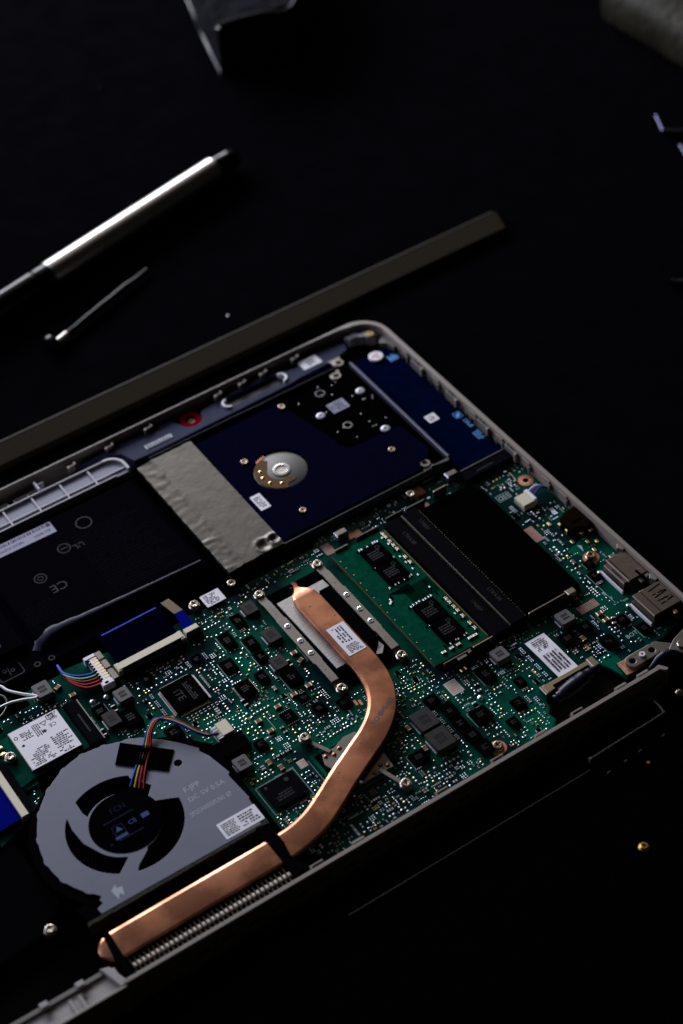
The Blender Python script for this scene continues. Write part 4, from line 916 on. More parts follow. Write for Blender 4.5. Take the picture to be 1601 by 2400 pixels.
one('strap', lambda b: (b.prism([(-106.4, -108.6), (-101.6, -109.2), (-101.4, -119), (-102.6, -126), (-99.4, -131.6), (-105.2, -133.6), (-106.0, -126)], -8, -0.9, 'black_plastic', 0.3), b.prism([(-104, -127), (-96, -126.4), (-90, -133.4), (-105, -133.8)], -8, -4, 'black_plastic', 0.3), b.cyl(-97.0, -129.2, 1.0, -4, -3.6, 'slot_black', 14)), LT, 'black strap across the pipe beside the fan')

# ---- wireless card
def f(b):
    b.prism([(-163.6, -42.4), (-156.8, -41.2), (-134.8, -40.6), (-134.8, -18.6), (-163.6, -18.6)], -5.2, -4.4, 'pcb_green')
    b.prism([(-163, -44), (-157.2, -43.6), (-157.2, -38), (-163, -38)], -5.8, -5.2, 'pcb_light')
wc = one('wireless_card', f, LT, 'small wireless card with a white sticker'); take(-164, -43.5, -134.4, -18)
one('card_shield', lambda b: b.box(-157.1, -39.3, -137.0, -18.7, -4.39, -3.0, 'bracket_steel', 0.15), wc)
def f(b):
    z = -2.9
    b.prism(rrect(-156.8, -39.1, -137.2, -18.9, 0.3, 2), -2.999, z, 'paper')
    b.dashes(-145.0, -38.6, -138.0, -29.2, 10, 'ink', z + .004, 17, False, 0.7); b.dashes(-153.6, -25.4, -149.2, -21.4, 5, 'ink', z + .004, 18, False, 0.7)
    b.dashes(-155.2, -38.4, -146.2, -31.0, 9, 'ink', z + .004, 7, False, 0.6); b.dashes(-148.6, -26.8, -145.6, -20.6, 4, 'ink', z + .004, 8, True); b.dashes(-141.4, -22.6, -137.8, -19.2, 6, 'ink', z + .004, 9)
    b.text('CE', -141.4, -24.4, 2.4, z + .004, 180, 'ink', 0.02)
    b.cyl(-145.2, -25.6, 0.75, z + .004, z + .02, 'ink', 14); b.cyl(-154.6, -27.2, 0.6, z + .004, z + .02, 'ink', 14); b.ring(-155.4, -22.6, 0.5, 0.8, z + .004, z + .02, 'ink', 16)
    b.plate([[(-145.4, -21.2), (-142.6, -21.2), (-144.0, -23.6)], [(-144.9, -21.5), (-143.1, -21.5), (-144.0, -23.0)]], z + .004, z + .02, 'ink'); b.plate([rrect(-142.2, -21.8, -139.4, -19.6, 0.2, 1), rrect(-141.9, -21.5, -139.7, -19.9, 0.2, 1)], z + .004, z + .02, 'ink')
one('sticker', f, wc, 'large white printed sticker with CE mark', None, 0)
screw(SCR_C, -160.8, -29.2, -2.6, wc)
one('antenna_socket', lambda b: [b.lathe(x, y, [(0.9, -4.4), (0.9, -3.7), (0.5, -3.5), (0.1, -3.5)], 'gold', 12) for x, y in ((-161.6, -22.4), (-161.9, -25.6))], wc)
one('card_socket', lambda b: (b.box(-134.4, -41.4, -129.2, -18.6, -7, -2.8, 'slot_black', 0.3), b.box(-129.1, -41, -128.7, -19, -6, -3.4, 'bracket_steel'), b.dashes(-132.4, -36, -131.2, -26, 1, 'chip_print', -2.795, 3, True)), LT, 'black edge socket beside the wireless card'); take(-135, -42, -128.4, -18)
wire('antenna_wire', [(-160, 10, -3.4), (-150, 4.4, -3), (-147.6, -0.6, -2.8), (-144.0, -5.4, -2.6), (-140.6, -9.0, -2.6), (-141.0, -10.0, -2.6), (-146.4, -7.4, -2.7), (-153.5, -5.8, -3), (-175, -7, -3), (-230, -16, -6)], 'wire_white', 0.55)
wire('antenna_wire', [(-162, 8, -3.6), (-153, 2, -3.4), (-150, -4, -3.2), (-156, -10, -3.2), (-175, -12, -3.2), (-230, -24, -6)], 'wire_black', 0.55)
one('gold_contact', lambda b: (b.prism([(-163.6, -24.0), (-160.2, -25.6), (-160.6, -26.4), (-164.2, -25.0)], -4.4, -3.9, 'gold', 0.1), b.box(-165, -20, -162, -18, -5, -4, 'gold', 0.2)), wc)

# ---- battery plug with its wires
def f(b):
    b.box(-117.2, -19.6, -113.6, -4.0, BZ, -2.8, 'white_plastic', 0.25); b.box(-118.2, -20.2, -113.4, -18.0, BZ, -2.6, 'white_plastic', 0.2); b.box(-118.0, -5.2, -113.4, -3.4, BZ, -2.6, 'white_plastic', 0.2)
    for i in range(8): b.box(-115.6, -16.8 + i * 1.5, -113.58, -16.1 + i * 1.5, -3.6, -2.75, 'gold')
    for i in range(8): b.box(-117.25, -17.0 + i * 1.5, -116.4, -16.0 + i * 1.5, -4.4, -2.78, 'chip_black')
    b.box(-116.8, -19.6, -115.4, -18.6, -2.598, -2.57, 'hole_dark')
bp = one('battery_plug', f, LT, 'white battery plug with gold pins'); take(-118.5, -21, -110.6, -3)
one('socket_shell', lambda b: (b.box(-113.3, -19.2, -110.9, -13.8, BZ, -2.9, 'bracket_steel', 0.15), b.box(-113.3, -12.8, -110.9, -8.6, BZ, -2.9, 'bracket_steel', 0.15), b.box(-113.3, -7.6, -110.9, -3.4, BZ, -2.9, 'bracket_steel', 0.15), b.box(-112.9, -19, -111.3, -3.6, BZ, -3.3, 'white_plastic')), bp)
for i, m in enumerate(('wire_red', 'wire_red', 'wire_red', 'wire_green', 'wire_blue')):
    wire('wire', [(-117.0, -17.2 + i * 1.5, -4.0), (-119.6, -17.4 + i * 1.6, -3.8), (-123.2, -16.4 + i * 1.75, -3.6), (-126.0, -12.4 + i * 1.5, -3.6), (-127.0, -6.4 + i * 0.8, -4.2), (-126.6, -1 + i * 0.6, -5.2)], m, 0.55, bp)
take(-128.5, -19, -117, 2)
# ---- ribbon connectors
def f(b):
    b.box(-109.6, -16.4, -81.8, -13.0, BZ, -3.0, 'ivory', 0.2); b.box(-110.0, -17.0, -108.2, -12.6, BZ, -3.2, 'ivory', 0.2); b.box(-83.2, -17.2, -81.4, -12.6, BZ, -3.2, 'ivory', 0.2)
    b.box(-108.1, -19.4, -83.3, -16.45, BZ, -3.4, 'chip_black', 0.15)
    for i in range(46): b.box(-107.8 + i * 0.53, -19.7, -107.5 + i * 0.53, -19.42, BZ, -4.8, 'bracket_steel')
one('ribbon_socket', f, LT, 'long ivory ribbon cable socket'); take(-110.4, -20, -81, 3.6)
one('ribbon_cable', lambda b: (b.prism([(-108.4, -13.1), (-82.6, -13.1), (-81.6, 5.6), (-108.2, 5.6)], -4.2, -3.9, 'ribbon_black'), [b.box(-106.4 + i * 0.62, 3.2, -106.0 + i * 0.62, 3.75, -3.898, -3.85, 'line_blue') for i in range(38)]), LT, 'dark ribbon cable with a row of bright blue dashes')
one('ribbon_socket', lambda b: (b.box(-80.4, -15.6, -74.6, -13.0, BZ, -3.2, 'ivory', 0.2), b.box(-80.2, -18.2, -74.6, -15.62, BZ, -3.4, 'chip_black', 0.15)), LT, 'short ivory ribbon socket'); take(-81, -18.6, -74, 3.6)
one('ribbon_cable', lambda b: (b.prism([(-79.8, -13.1), (-75.4, -13.1), (-75.2, -4.0), (-78.9, -3.8)], -3.8, -3.55, 'ribbon_blue'), b.prism([(-78.9, -3.8), (-75.2, -4.0), (-76.7, 4.4), (-80.4, 4.2)], -3.85, -3.6, 'ram_edge')), LT, 'short blue tipped ribbon cable')
one('ribbon_socket', lambda b: (b.box(-169.2, -55.0, -166.4, -28.6, -7, -3.2, 'ivory', 0.2), b.box(-166.38, -55, -163.4, -28.6, -7, -3.6, 'slot_black', 0.2)), LT, 'ivory ribbon socket at the left edge'); take(-180, -56, -163, -28)
one('ribbon_cable', lambda b: b.prism([(-169.3, -54.2), (-169.3, -29), (-190, -29), (-190, -56)], -4.6, -4.3, 'ribbon_blue'), LT, 'broad blue ribbon cable at the left edge')
one('left_speaker', lambda b: (b.prism([(-215, -104), (-182, -100), (-172.6, -91), (-174.6, -80), (-176, -60), (-215, -58)], -10.4, -6.5, 'black_plastic', 0.8)), LT)
sticker('sticker', LT, -66.6, -8.0, -58.4, -1.4, -4.6, (-65.6, -7.4, -60.0, -2.0), None, 'pale sticker between battery and copper pipe'); take(-67, -8.6, -57.6, 0.5)
screw(SCR_C, -70.4, -4.6, -3.6, LT); take_c(-70.4, -4.6, 3)

# ---- board parts near the right wall
def f(b):
    b.box(60.4, -38.6, 65.6, -32.2, BZ, -2.9, 'ivory', 0.25); b.box(65.6, -38.2, 67.2, -31.4, BZ, -2.7, 'white_plastic', 0.25)
    for i in range(4): b.box(60.3, -37.8 + i * 1.5, 61.2, -37.1 + i * 1.5, BZ, -4.6, 'gold')
plug = one('white_plug', f, LT, 'ivory plug with four thin wires beside the right wall'); take(60, -39.4, 76, -30.4)
for i, m in enumerate(('wire_white', 'wire_blue', 'wire_red', 'wire_blue')):
    wire('wire', [(67, -32.4 - i * 1.1, -3.6), (69.2, -32.2 - i * 0.9, -2.7), (71.6, -32.6 - i * 0.5, -2.6), (73.8, -33.6 - i * 0.2, -3.6), (75.2, -34.6, -5)], m, 0.36, plug)
def f(b):
    b.prism([(66.6, -53.2), (69.6, -51.6), (75.5, -51.0), (75.5, -62.4), (72.4, -63.2), (70, -61.4), (66.6, -61.0)], BZ, -1.6, 'jack_brown', 0.4); b.box(68.6, -58, 73, -55, -1.59, -1.2, 'jack_brown', 0.2)
    for x, y in ((66.4, -54), (66.6, -58.2), (70.0, -62.6), (73.6, -63.4), (72.2, -50.8)): b.box(x - 0.8, y - 0.7, x + 0.8, y + 0.7, BZ, -3.6, 'gold', 0.2)
one('audio_jack', f, LT, 'dark brown audio jack against the right wall'); take(65.6, -64.4, 76, -50)
def f(b):
    b.box(66.4, -95.6, 75.6, -81.6, BZ, -1.2, 'shell_steel', 0.35); b.box(64.4, -95.2, 67.6, -83.0, BZ, -1.6, 'shell_steel', 0.3); b.box(67.2, -94.6, 67.5, -82.6, -1.198, -1.12, 'chip_black')
    for y in (-85, -87.4, -92.6): b.cyl(73.4, y, 0.35, -1.198, -1.1, 'screw_steel', 10)
    b.box(69.0, -81.5, 71.6, -80.2, BZ, -1.6, 'screw_steel', 0.2); b.box(70.4, -98.2, 72.0, -95.65, BZ, -1.9, 'shell_steel', 0.2); b.box(73.4, -97.4, 75.4, -95.7, BZ, -1.5, 'rim_inner', 0.2); b.box(71.6, -95.62, 72.6, -92.6, -1.199, -1.1, 'hole_dark')
    b.dashes(64.9, -92.6, 66.3, -86.6, 1, 'ferrite_print', -1.595, 4, True)
    b.box(63.2, -95.8, 63.9, -82.8, BZ, -4.4, 'white_plastic', 0.15); b.cyl(63.2, -82.4, 0.9, BZ, -4.9, 'solder', 12, 0.3)
one('port_shell', f, LT, 'dull metal port shell stamped with faint marks'); take(62.4, -98.6, 76, -79.8)
def f(b):
    b.box(62.6, -115.0, 75.7, -102.0, BZ, -0.8, 'shell_steel', 0.35)
    b.box(66.0, -114.6, 66.25, -102.6, -0.797, -0.74, 'chip_black')
    for y0, y1, k in ((-104.4, -104.0, 0.7), (-106.6, -106.2, -0.5), (-108.2, -107.8, 0.6), (-110.0, -109.6, -0.6), (-112.0, -111.6, 0.5)): b.prism([(68.6, y0), (74.6, y0 + k), (74.6, y1 + k), (68.6, y1)], -0.798, -0.72, 'hole_dark')
    for x, y in ((73.0, -105.4), (70.4, -106.9), (71.8, -109.2), (73.6, -110.6), (71.2, -111.4)): b.cyl(x, y, 0.4, -0.797, -0.68, 'screw_steel', 10)
    b.box(67.4, -101.9, 69.6, -100.4, BZ, -3, 'gold', 0.2); b.box(70.4, -117.4, 72.2, -115.1, BZ, -2.4, 'gold', 0.2); b.box(61.4, -114.8, 62.2, -102.4, BZ, -4.4, 'white_plastic', 0.15); b.cyl(61.2, -102, 0.9, BZ, -4.9, 'solder', 12, 0.3)
one('port_shell', f, LT, 'dull metal port shell with five dark slits'); take(60.6, -117.6, 76, -100)
b = MB(); b.prism([(0, 0), (1.4, 0.5), (1.6, 3.4), (0.4, 4.2), (-1.2, 2.4)], -8, -0.6, 'rim_inner', 0.25); fin = b.data('wall_tab')
for x, y in ((74.6, -82.0), (74.4, -101.6)): link('wall_tab', fin, rim, loc=(x, y, 0))
# large sticker, display plug and cable, hinge
def f(b):
    vs = []
    for i in range(13):
        v = i / 12; y = -94.6 - 20.4 * v; dz = 0.9 * math.sin(v * 3.1) * 0.35 + (1.0 * max(0, v - 0.75) * 4 * 0.35)
        for x in (18.4, 27.2): vs.append((x, y, -4.4 + dz))
    nb = len(vs)
    vs += [(x, y, z - 0.12) for x, y, z in vs]
    fs = []
    for i in range(12):
        a = 2 * i; fs += [[a, a + 2, a + 3, a + 1], [nb + a, nb + a + 1, nb + a + 3, nb + a + 2], [a, nb + a, nb + a + 2, a + 2], [a + 1, a + 3, nb + a + 3, nb + a + 1]]
    fs += [[0, 1, nb + 1, nb], [24, nb + 24, nb + 25, 25]]
    b.add(vs, fs, 'paper')
    b.dashes(20.0, -101.0, 25.8, -95.8, 6, 'ink', -3.98, 22, False, 0.7); b.dashes(19.6, -113.2, 26.2, -103.6, 5, 'ink', -3.9, 12, True, 0.8)
bigs = one('sticker', f, LT, 'large white sticker bridging the board beside the display plug', None, 0)
take(17.8, -115.4, 27.8, -94)
def f(b):
    b.box(10.4, -119.0, 33.4, -115.2, BZ, -3.4, 'brass_dull', 0.3); b.box(9.6, -119.2, 12.2, -114.8, BZ, -3.6, 'screw_steel', 0.2); b.box(31.0, -119.2, 33.8, -114.6, BZ, -3.2, 'screw_steel', 0.2); [b.box(12.6 + i * 0.62, -115.1, 12.9 + i * 0.62, -114.5, BZ, -5, 'solder') for i in range(29)]; b.box(14, -118.6, 30, -117.2, -3.39, -3.2, 'chip_black')
dp = one('display_plug', f, LT, 'brassy plug of the display cable'); take(9, -120, 34.2, -114)
one('display_cable', lambda b: b.tube([(33, -119.6, -4.2), (28, -120.6, -3.4), (23.0, -121.6, -3.0), (17.6, -122.4, -3.0), (13.2, -122.6, -3.8), (11.2, -121.4, -4.6)], [1.6, 2.2, 2.9, 3.1, 3.0, 2.4, 1.4], 'film_blue_black', 12, 6, 0.75), dp, 'dark film wrapped end of the display cable')
one('display_cable', lambda b: b.tube([(43, -131.4, -7.6), (48.5, -130.6, -6.4), (53.5, -129.4, -5.2), (58.6, -129.6, -4.8), (62, -132.6, -5.6), (70, -139, -7)], [1.2, 1.8, 2.0, 1.8, 2.2, 2.2], 'film_blue_black', 12, 6, 0.8), LT, 'dark film wrapped cable passing the hinge')
one('well_floor', lambda b: b.prism([(7.2, -133.6), (7.2, -118), (46, -118), (48, -133.6)], -10.4, -9.6, 'floor_brown'), LT)
hb = [(40.0, -121.4), (57.2, -121.4), (62.0, -126.4), (62.4, -128.4), (56.2, -128.6), (54.4, -127.2), (44, -128.2)] + [(39.4, -127.8)]
def f(b):
    b.plate([ccw(hb)], -5.99, -5.7, 'ring_copper')
    b.plate([rrect(42.0, -127.6, 56.2, -121.9, 2.4) , arc(44.6, -124.7, 1.25, 0, 340, 17), arc(53.5, -124.8, 1.25, 0, 340, 17)], -5.69, -4.3, 'bracket_steel', 0.2)
    b.prism([(55.4, -121.9), (57.0, -121.9), (61.4, -126.4), (61.4, -128.0), (55.4, -127.6)], -5.69, -4.35, 'bracket_steel', 0.15)
    for i in range(24): b.lathe(40.4 + i * 0.7, -121.75, [(0.2, -5.7), (0.15, -5.62), (0.02, -5.6)], 'solder', 6)
    for i in range(8): b.lathe(40.2 - i * 0.05, -122.6 - i * 0.65, [(0.25, -5.7), (0.18, -5.6), (0.02, -5.58)], 'solder', 6); b.lathe(41.0 - i * 0.05, -122.6 - i * 0.65, [(0.25, -5.7), (0.18, -5.6), (0.02, -5.58)], 'solder', 6)
hg = one('hinge_bracket', f, LT, 'steel hinge plate with two holes on a copper bordered pad'); take(38, -129, 63, -120.6)
one('hinge_stud', lambda b: (b.ring(49.1, -124.6, 0.5, 1.15, -4.3, -3.5, 'white_plastic', 20), b.cyl(49.1, -124.6, 0.5, -4.3, -3.9, 'hole_dark', 10)), hg)
one('hinge_hole', lambda b: [b.cyl(x, -124.75, 1.3, -5.695, -5.65, 'hole_dark', 16) for x in (44.6, 53.5)], hg)
one('hinge_arm', lambda b: (b.prism([(57.6, -128.9), (62.8, -125.8), (75, -122.4), (75.4, -131), (66.6, -136), (61.4, -134.4), (59.6, -130.6)], -6, -3.4, 'bracket_steel', 0.3), b.cyl(63.2, -130.0, 1.9, -3.4, -2.5, 'screw_steel', 20, 0.3)), hg)
one('hinge_pin', lambda b: b.tube([(50.6, -147.6, -6.4), (49.2, -146.2, -5.6), (48.6, -144.6, -6)], [0.8, 1.5, 1.7, 1.0], 'screw_steel', 10, 4), hg)
for x, y in ((65.2, -63.0), (70.0, -66.4), (69.4, -71.4), (73.0, -68.4), (71.6, -81.4), (64.0, -50.0)):
    one('solder_tab', lambda b: b.prism(rrect(x - 0.6, y - 1.1, x + 0.6, y + 1.1, 0.5, 3), BZ + 0.004, BZ + 0.4, 'gold', 0.15), mb); take(x - 0.8, y - 1.3, x + 0.8, y + 1.3)
# large loose components: two-terminal capacitors and pads as parts
bigcap = cap_data(3.4, 1.7, 1.0, 'chip_black', 'solder'); midcap = cap_data(2.2, 1.3, 0.9, 'cap_tan', 'solder'); goldcap = cap_data(2.6, 1.8, 1.0, 'cap_brown', 'gold')
b = MB(); b.lathe(0, 0, [(1.25, 0), (1.2, 0.35), (0.8, 0.8), (0.2, 0.95)], 'solder', 14); BLOB = b.data('solder_blob')
for x, y, rz, me in ((-12.6, -107.0, 90, bigcap), (52.2, -104.6, 60, bigcap), (-56.0, -49.6, 90, bigcap), (-79.2, -55.8, 90, bigcap), (50.2, -98.6, 0, goldcap), (50.2, -102.6, 0, goldcap), (-52.0, -46.4, 0, goldcap), (-52.0, -51.0, 20, goldcap), (-62.6, -63.4, 0, goldcap), (-56.0, -63.0, 0, goldcap), (-79.6, -66.2, 0, goldcap), (-78.4, -72.6, 0, goldcap), (-86.4, -84.4, 90, goldcap), (-84.0, -88.8, 90, goldcap), (34.6, -101.0, 90, goldcap), (37.6, -104.8, 90, goldcap), (-38.2, -101.0, 90, goldcap), (-38.4, -112, 80, goldcap), (-131, -30, 0, bigcap), (-127.6, -37.0, 90, bigcap), (-119, -29.6, 90, bigcap), (-128.4, -14.6, 0, goldcap), (-131.4, -8.0, 20, goldcap), (-6.5, -90.6, 0, goldcap), (-70.4, -64.6, 0, goldcap), (-66.8, -56.6, 90, midcap), (-33, -76.5, 90, midcap), (66.4, -48.4, 0, midcap), (52.4, -60.4, 0, midcap), (58.6, -72, 90, midcap), (54.2, -88.6, 0, midcap), (61.0, -92.6, 90, midcap), (-9.2, -104.8, 0, BLOB), (-118.8, -22.6, 0, BLOB), (-124.0, -21.6, 0, BLOB), (-112.6, -63.2, 0, BLOB)):
    if rect_free(x - 1.5, y - 1.5, x + 1.5, y + 1.5) or me in (goldcap, BLOB, bigcap):
        link('solder_blob' if me is BLOB else 'capacitor', me, mb, loc=(x, y, BZ), rz=rz); take(x - 1.6, y - 1.6, x + 1.6, y + 1.6, 0.1)

# ---- the crowd of tiny parts: soldered points, resistors, capacitors
small = MB()
rg = random.Random(77)
def dome(x, y, r, h, m='solder'): small.lathe(x, y, [(r, BZ), (r * 0.86, BZ + h * 0.6), (r * 0.4, BZ + h * 0.95), (0.02, BZ + h)], m, 7)
def smd(x, y, l, wd, h, body, ends, vert):
    e = l * 0.28
    for q0, q1, m, hh, ww in ((-l / 2 + e, l / 2 - e, body, h * 0.92, wd * 0.9), (-l / 2, -l / 2 + e, ends, h, wd), (l / 2 - e, l / 2, ends, h, wd)):
        if vert: small.box(x - ww / 2, y + q0, x + ww / 2, y + q1, BZ, BZ + hh, m, h * 0.22)
        else: small.box(x + q0, y - ww / 2, x + q1, y + ww / 2, BZ, BZ + hh, m, h * 0.22)
def dens(x, y):
    d = 0.66 + 0.85 * noise.noise((x * 0.055, y * 0.055, 3.3))
    if x > 25: d *= 0.80
    if 22 < x < 46 and y < -86: d *= 0.55
    if -16 < x < 22 and y < -86: d *= 0.75
    if x > 62 and -75 < y < -62: d *= 0.12
    if y > -16 and -20 < x < 50: d *= 0.5
    if x < -100: d *= 0.75
    if -100 < x < -50 and y < -20: d *= 1.5
    if -20 < x < 8 and y < -118: d *= 1.3
    return d
def place(w_, d_, fn, x, y, g=0.12):
    if not rect_free(x - w_ / 2 - g, y - d_ / 2 - g, x + w_ / 2 + g, y + d_ / 2 + g): return False
    take(x - w_ / 2, y - d_ / 2, x + w_ / 2, y + d_ / 2, g); fn(x, y); return True
cnt = 0
CHIPS += [(-103.6, -48.4, -86.6, -30.4), (-96, -104.6, -81, -91.4), (-57.5, -38.6, -51.8, -31.4), (-62.3, -51.3, -56.9, -44.8), (-36, -117.6, -28, -98.2), (34.6, -97, 40.6, -90.8), (4.6, -97, 10.5, -91), (17.8, -115, 27.8, -94), (64.4, -95.6, 76, -81.6)]
for x0, y0, x1, y1 in CHIPS:                      # parts lined up along the sides of the chips
    for side in range(4):
        if rg.random() > 0.72: continue
        kind = rg.choice((0, 0, 1, 1, 2)); pitch = (1.05, 0.95, 1.7)[kind]; off = 1.35 + rg.uniform(0, 0.4)
        n = int(((x1 - x0) if side < 2 else (y1 - y0)) / pitch)
        body = rg.choice(('chip_black', 'cap_tan', 'cap_brown')); r = rg.uniform(0.32, 0.42)
        for i in range(n):
            u = (i + 0.5) * pitch
            x, y = ((x0 + u, (y0 - off, y1 + off)[side]) if side < 2 else ((x0 - off, x1 + off)[side - 2], y0 + u))
            if kind == 0: cnt += place(2 * r, 2 * r, lambda a, c: dome(a, c, r, r * 0.75), x, y)
            else:
                l, wd, h = (1.0, 0.55, 0.45) if kind == 1 else (1.6, 0.85, 0.7)
                vv = side < 2; a_, c_ = (wd, l) if vv else (l, wd)
                cnt += place(a_, c_, lambda a, c: smd(a, c, l, wd, h, body, 'solder', vv), x, y)
for _ in range(150):                              # longer rows and blocks of test points and vias
    x, y = rg.uniform(-160, 75), rg.uniform(-131, 0); nx_, ny_ = rg.choice(((7, 1), (1, 8), (5, 2), (2, 6), (4, 3), (10, 1), (1, 11))); r = rg.choice((0.24, 0.3, 0.38)); pt = r * 2 + 0.45
    for i in range(nx_):
        for j in range(ny_): cnt += place(2 * r, 2 * r, lambda a, c: dome(a, c, r, r * 0.7), x + i * pt, y + j * pt)
for _ in range(15000):
    x, y = rg.uniform(-165, 75), rg.uniform(-131.5, 2)
    if rg.random() > dens(x, y): continue
    if not rect_free(x - 0.4, y - 0.4, x + 0.4, y + 0.4): continue
    k = rg.random(); vert = rg.random() < 0.55
    nx_, ny_ = rg.choice(((1, 1), (1, 1), (2, 1), (1, 2), (3, 1), (1, 3), (1, 4), (2, 2), (4, 1), (5, 1), (2, 3)))
    if k < 0.50:
        r = rg.uniform(0.30, 0.56); p = r * 2 + rg.uniform(0.35, 0.7)
        for i in range(nx_):
            for j in range(ny_): cnt += place(2 * r, 2 * r, lambda a, c: dome(a, c, r, r * 0.75, rg.choice(('solder', 'solder', 'solder_dull', 'solder_dull', 'gold'))), x + i * p, y + j * p)
    elif k < 0.90:
        l, wd, h = rg.choice(((1.0, 0.5, 0.35), (1.0, 0.5, 0.45), (1.0, 0.55, 0.5), (1.55, 0.8, 0.6), (0.65, 0.36, 0.3)))
        body = rg.choice(('chip_black', 'chip_black', 'cap_tan', 'cap_brown', 'chip_black', 'solder_dull'))
        ends = rg.choice(('solder', 'solder', 'solder', 'gold', 'solder_dull'))
        a_, c_ = (wd, l) if vert else (l, wd)
        for i in range(nx_):
            for j in range(ny_): cnt += place(a_, c_, lambda u, v: smd(u, v, l, wd, h, body, ends, vert), x + i * (a_ + 0.4), y + j * (c_ + 0.4))
    elif k < 0.94:
        s_ = rg.uniform(1.0, 2.0); t_ = rg.uniform(1.0, 2.2)
        def ic(u, v):
            small.box(u - s_ / 2, v - t_ / 2, u + s_ / 2, v + t_ / 2, BZ, BZ + 0.7, 'chip_black', 0.1)
            for q in range(3):
                for d in (-1, 1): small.box(u + d * (s_ / 2 + 0.02), v - t_ / 2 + t_ * (q + 0.5) / 3 - 0.13, u + d * (s_ / 2 + 0.42), v - t_ / 2 + t_ * (q + 0.5) / 3 + 0.13, BZ, BZ + 0.25, 'solder', 0.06)
        cnt += place(s_ + 1.1, t_, ic, x, y)
    else:
        def pads(u, v):
            for i in range(3):
                for j in range(3): dome(u + i * 0.85 - 0.85, v + j * 0.85 - 0.85, 0.25, 0.2)
        cnt += place(2.4, 2.4, pads, x, y)
small.build('small_components', mb, 'crowd of tiny soldered components', 'stuff', 40)
silk.build('board_printing', mb, None, 'stuff', 0)
# flat copper areas under the lacquer
for poly in ([(-3, -121.5), (4, -117), (6, -120), (8, -122.4), (6, -125), (6.4, -128), (3.2, -130.8), (-6, -130.4), (-8, -127)], [(34.6, -115.6), (43, -114.8), (42.4, -120.8), (39.6, -121.2), (38.6, -127.0), (36.6, -121)], [(-14, -104.6), (-7, -104.6), (-6.6, -110), (-9.8, -110), (-14, -107.6)], [(60, -66), (75, -62), (75, -79), (70, -80)], [(-72.4, -35.8), (-67.4, -35), (-66, -43), (-70, -45)], [(-91, -56.4), (-80, -56), (-80, -62), (-88, -63)], [(-44.8, -84.6), (-39.8, -88.8), (-48, -91.6), (-56, -86.4)]):
    one('copper_area', lambda b: b.prism(poly, BZ, BZ + 0.003, 'pcb_light'), mb, None, None, 0)

# ---- hinge cover at the lower left, display lid beyond the hinge edge
def f(b):
    b.box(-290, -137.0, -171.6, -127.2, -12, -2.3, 'rim_inner', 0.2, 0, 'cover_floor')
    b.box(-290, -137.4, -171.2, -136.0, -14, -0.6, 'rim_paint', 0.35); b.box(-290, -128.6, -173.6, -126.6, -12, -1.5, 'rim_inner', 0.3)
    b.prism([(-176.4, -126.2), (-173.2, -127.2), (-170.4, -136.2), (-173.6, -136.2)], -12, -0.6, 'cover_floor', 0.4)
hc = one('hinge_cover', f, LT, 'pale grey channel at the lower left corner')
b = MB(); b.box(-0.6, -136, 0.6, -130.4, -6, -1.3, 'cover_floor', 0.2); rb = b.data('cross_rib')
for x in (-189.4, -186.0, -214): link('cross_rib', rb, hc, loc=(x, 0, 0))
one('cover_lug', lambda b: [b.box(x - 1.5, -128.6, x + 1.5, -126.2, -6, -0.4, 'cover_floor', 0.4) for x in (-184, -197)], hc)
lid = one('display_lid', lambda b: (b.prism(rrect(-290, -390, 79, -153.2, 6), -13.99, -6.6, 'lid_black', 0.12), b.box(-130, -153.3, 5.0, -140, -13.98, -8.6, 'lid_black', 0.3)), LT, 'black display lid folded flat beyond the hinge edge')
one('lid_seam', lambda b: b.box(-98, -153.4, 2.4, -153.05, -9, -6.3, 'lid_groove'), lid)
one('hinge_recess', lambda b: b.box(3.0, -153.15, 40.6, -141.0, -13.98, -8.2, 'lid_black', 0.3), lid)
one('lid_edge', lambda b: (b.tube([(5.6, -149.6, -6.2), (22, -149.2, -6.2), (38.2, -148.8, -6.2), (39.4, -148.0, -6.2), (39.9, -145.4, -6.2), (39.8, -142.4, -6.2)], 0.36, 'lid_edge', 8, 4), b.box(5.2, -149.9, 40.2, -149.3, -8.3, -6.5, 'lid_black'), b.box(39.5, -149.4, 40.1, -142, -8.3, -6.5, 'lid_black')), lid, 'thin pale edge round the hinge recess')
one('edge_end', lambda b: b.cyl(5.6, -149.6, 0.7, -8, -5.6, 'rim_paint', 10, 0.2), lid)
b = MB(); b.box(-0.7, -0.3, 0.7, 0.3, -6.59, -6.2, 'strip_edge', 0.1); dot = b.data('lid_rib')
for x, y in ((7.2, -157.8), (15.0, -157.4), (21.8, -156.9), (32.6, -156.4)): link('lid_rib', dot, lid, loc=(x, y, 0))

# ------------------------------------------------------------------ things lying on the table round the laptop
TZ = -14.0
def along(p, q):                                  # frame with local x from p to q (mm, laptop frame)
    d = Vector(q) - Vector(p); return d, math.degrees(math.atan2(d.y, d.x))
def obj_at(name, fn, parent, M4, label=None, smooth=35):
    b = MB(); fn(b); b.v = [tuple(M4 @ Vector(v)) for v in b.v]
    return b.build(name, parent, label, None, smooth)
def lathe_x(b, prof, m, n=28):
    t = MB(); t.lathe(0, 0, [(r, x) for x, r in prof], m, n)
    b.add([(z, y, x) for x, y, z in t.v], [f_[::-1] for f_ in t.f], m)
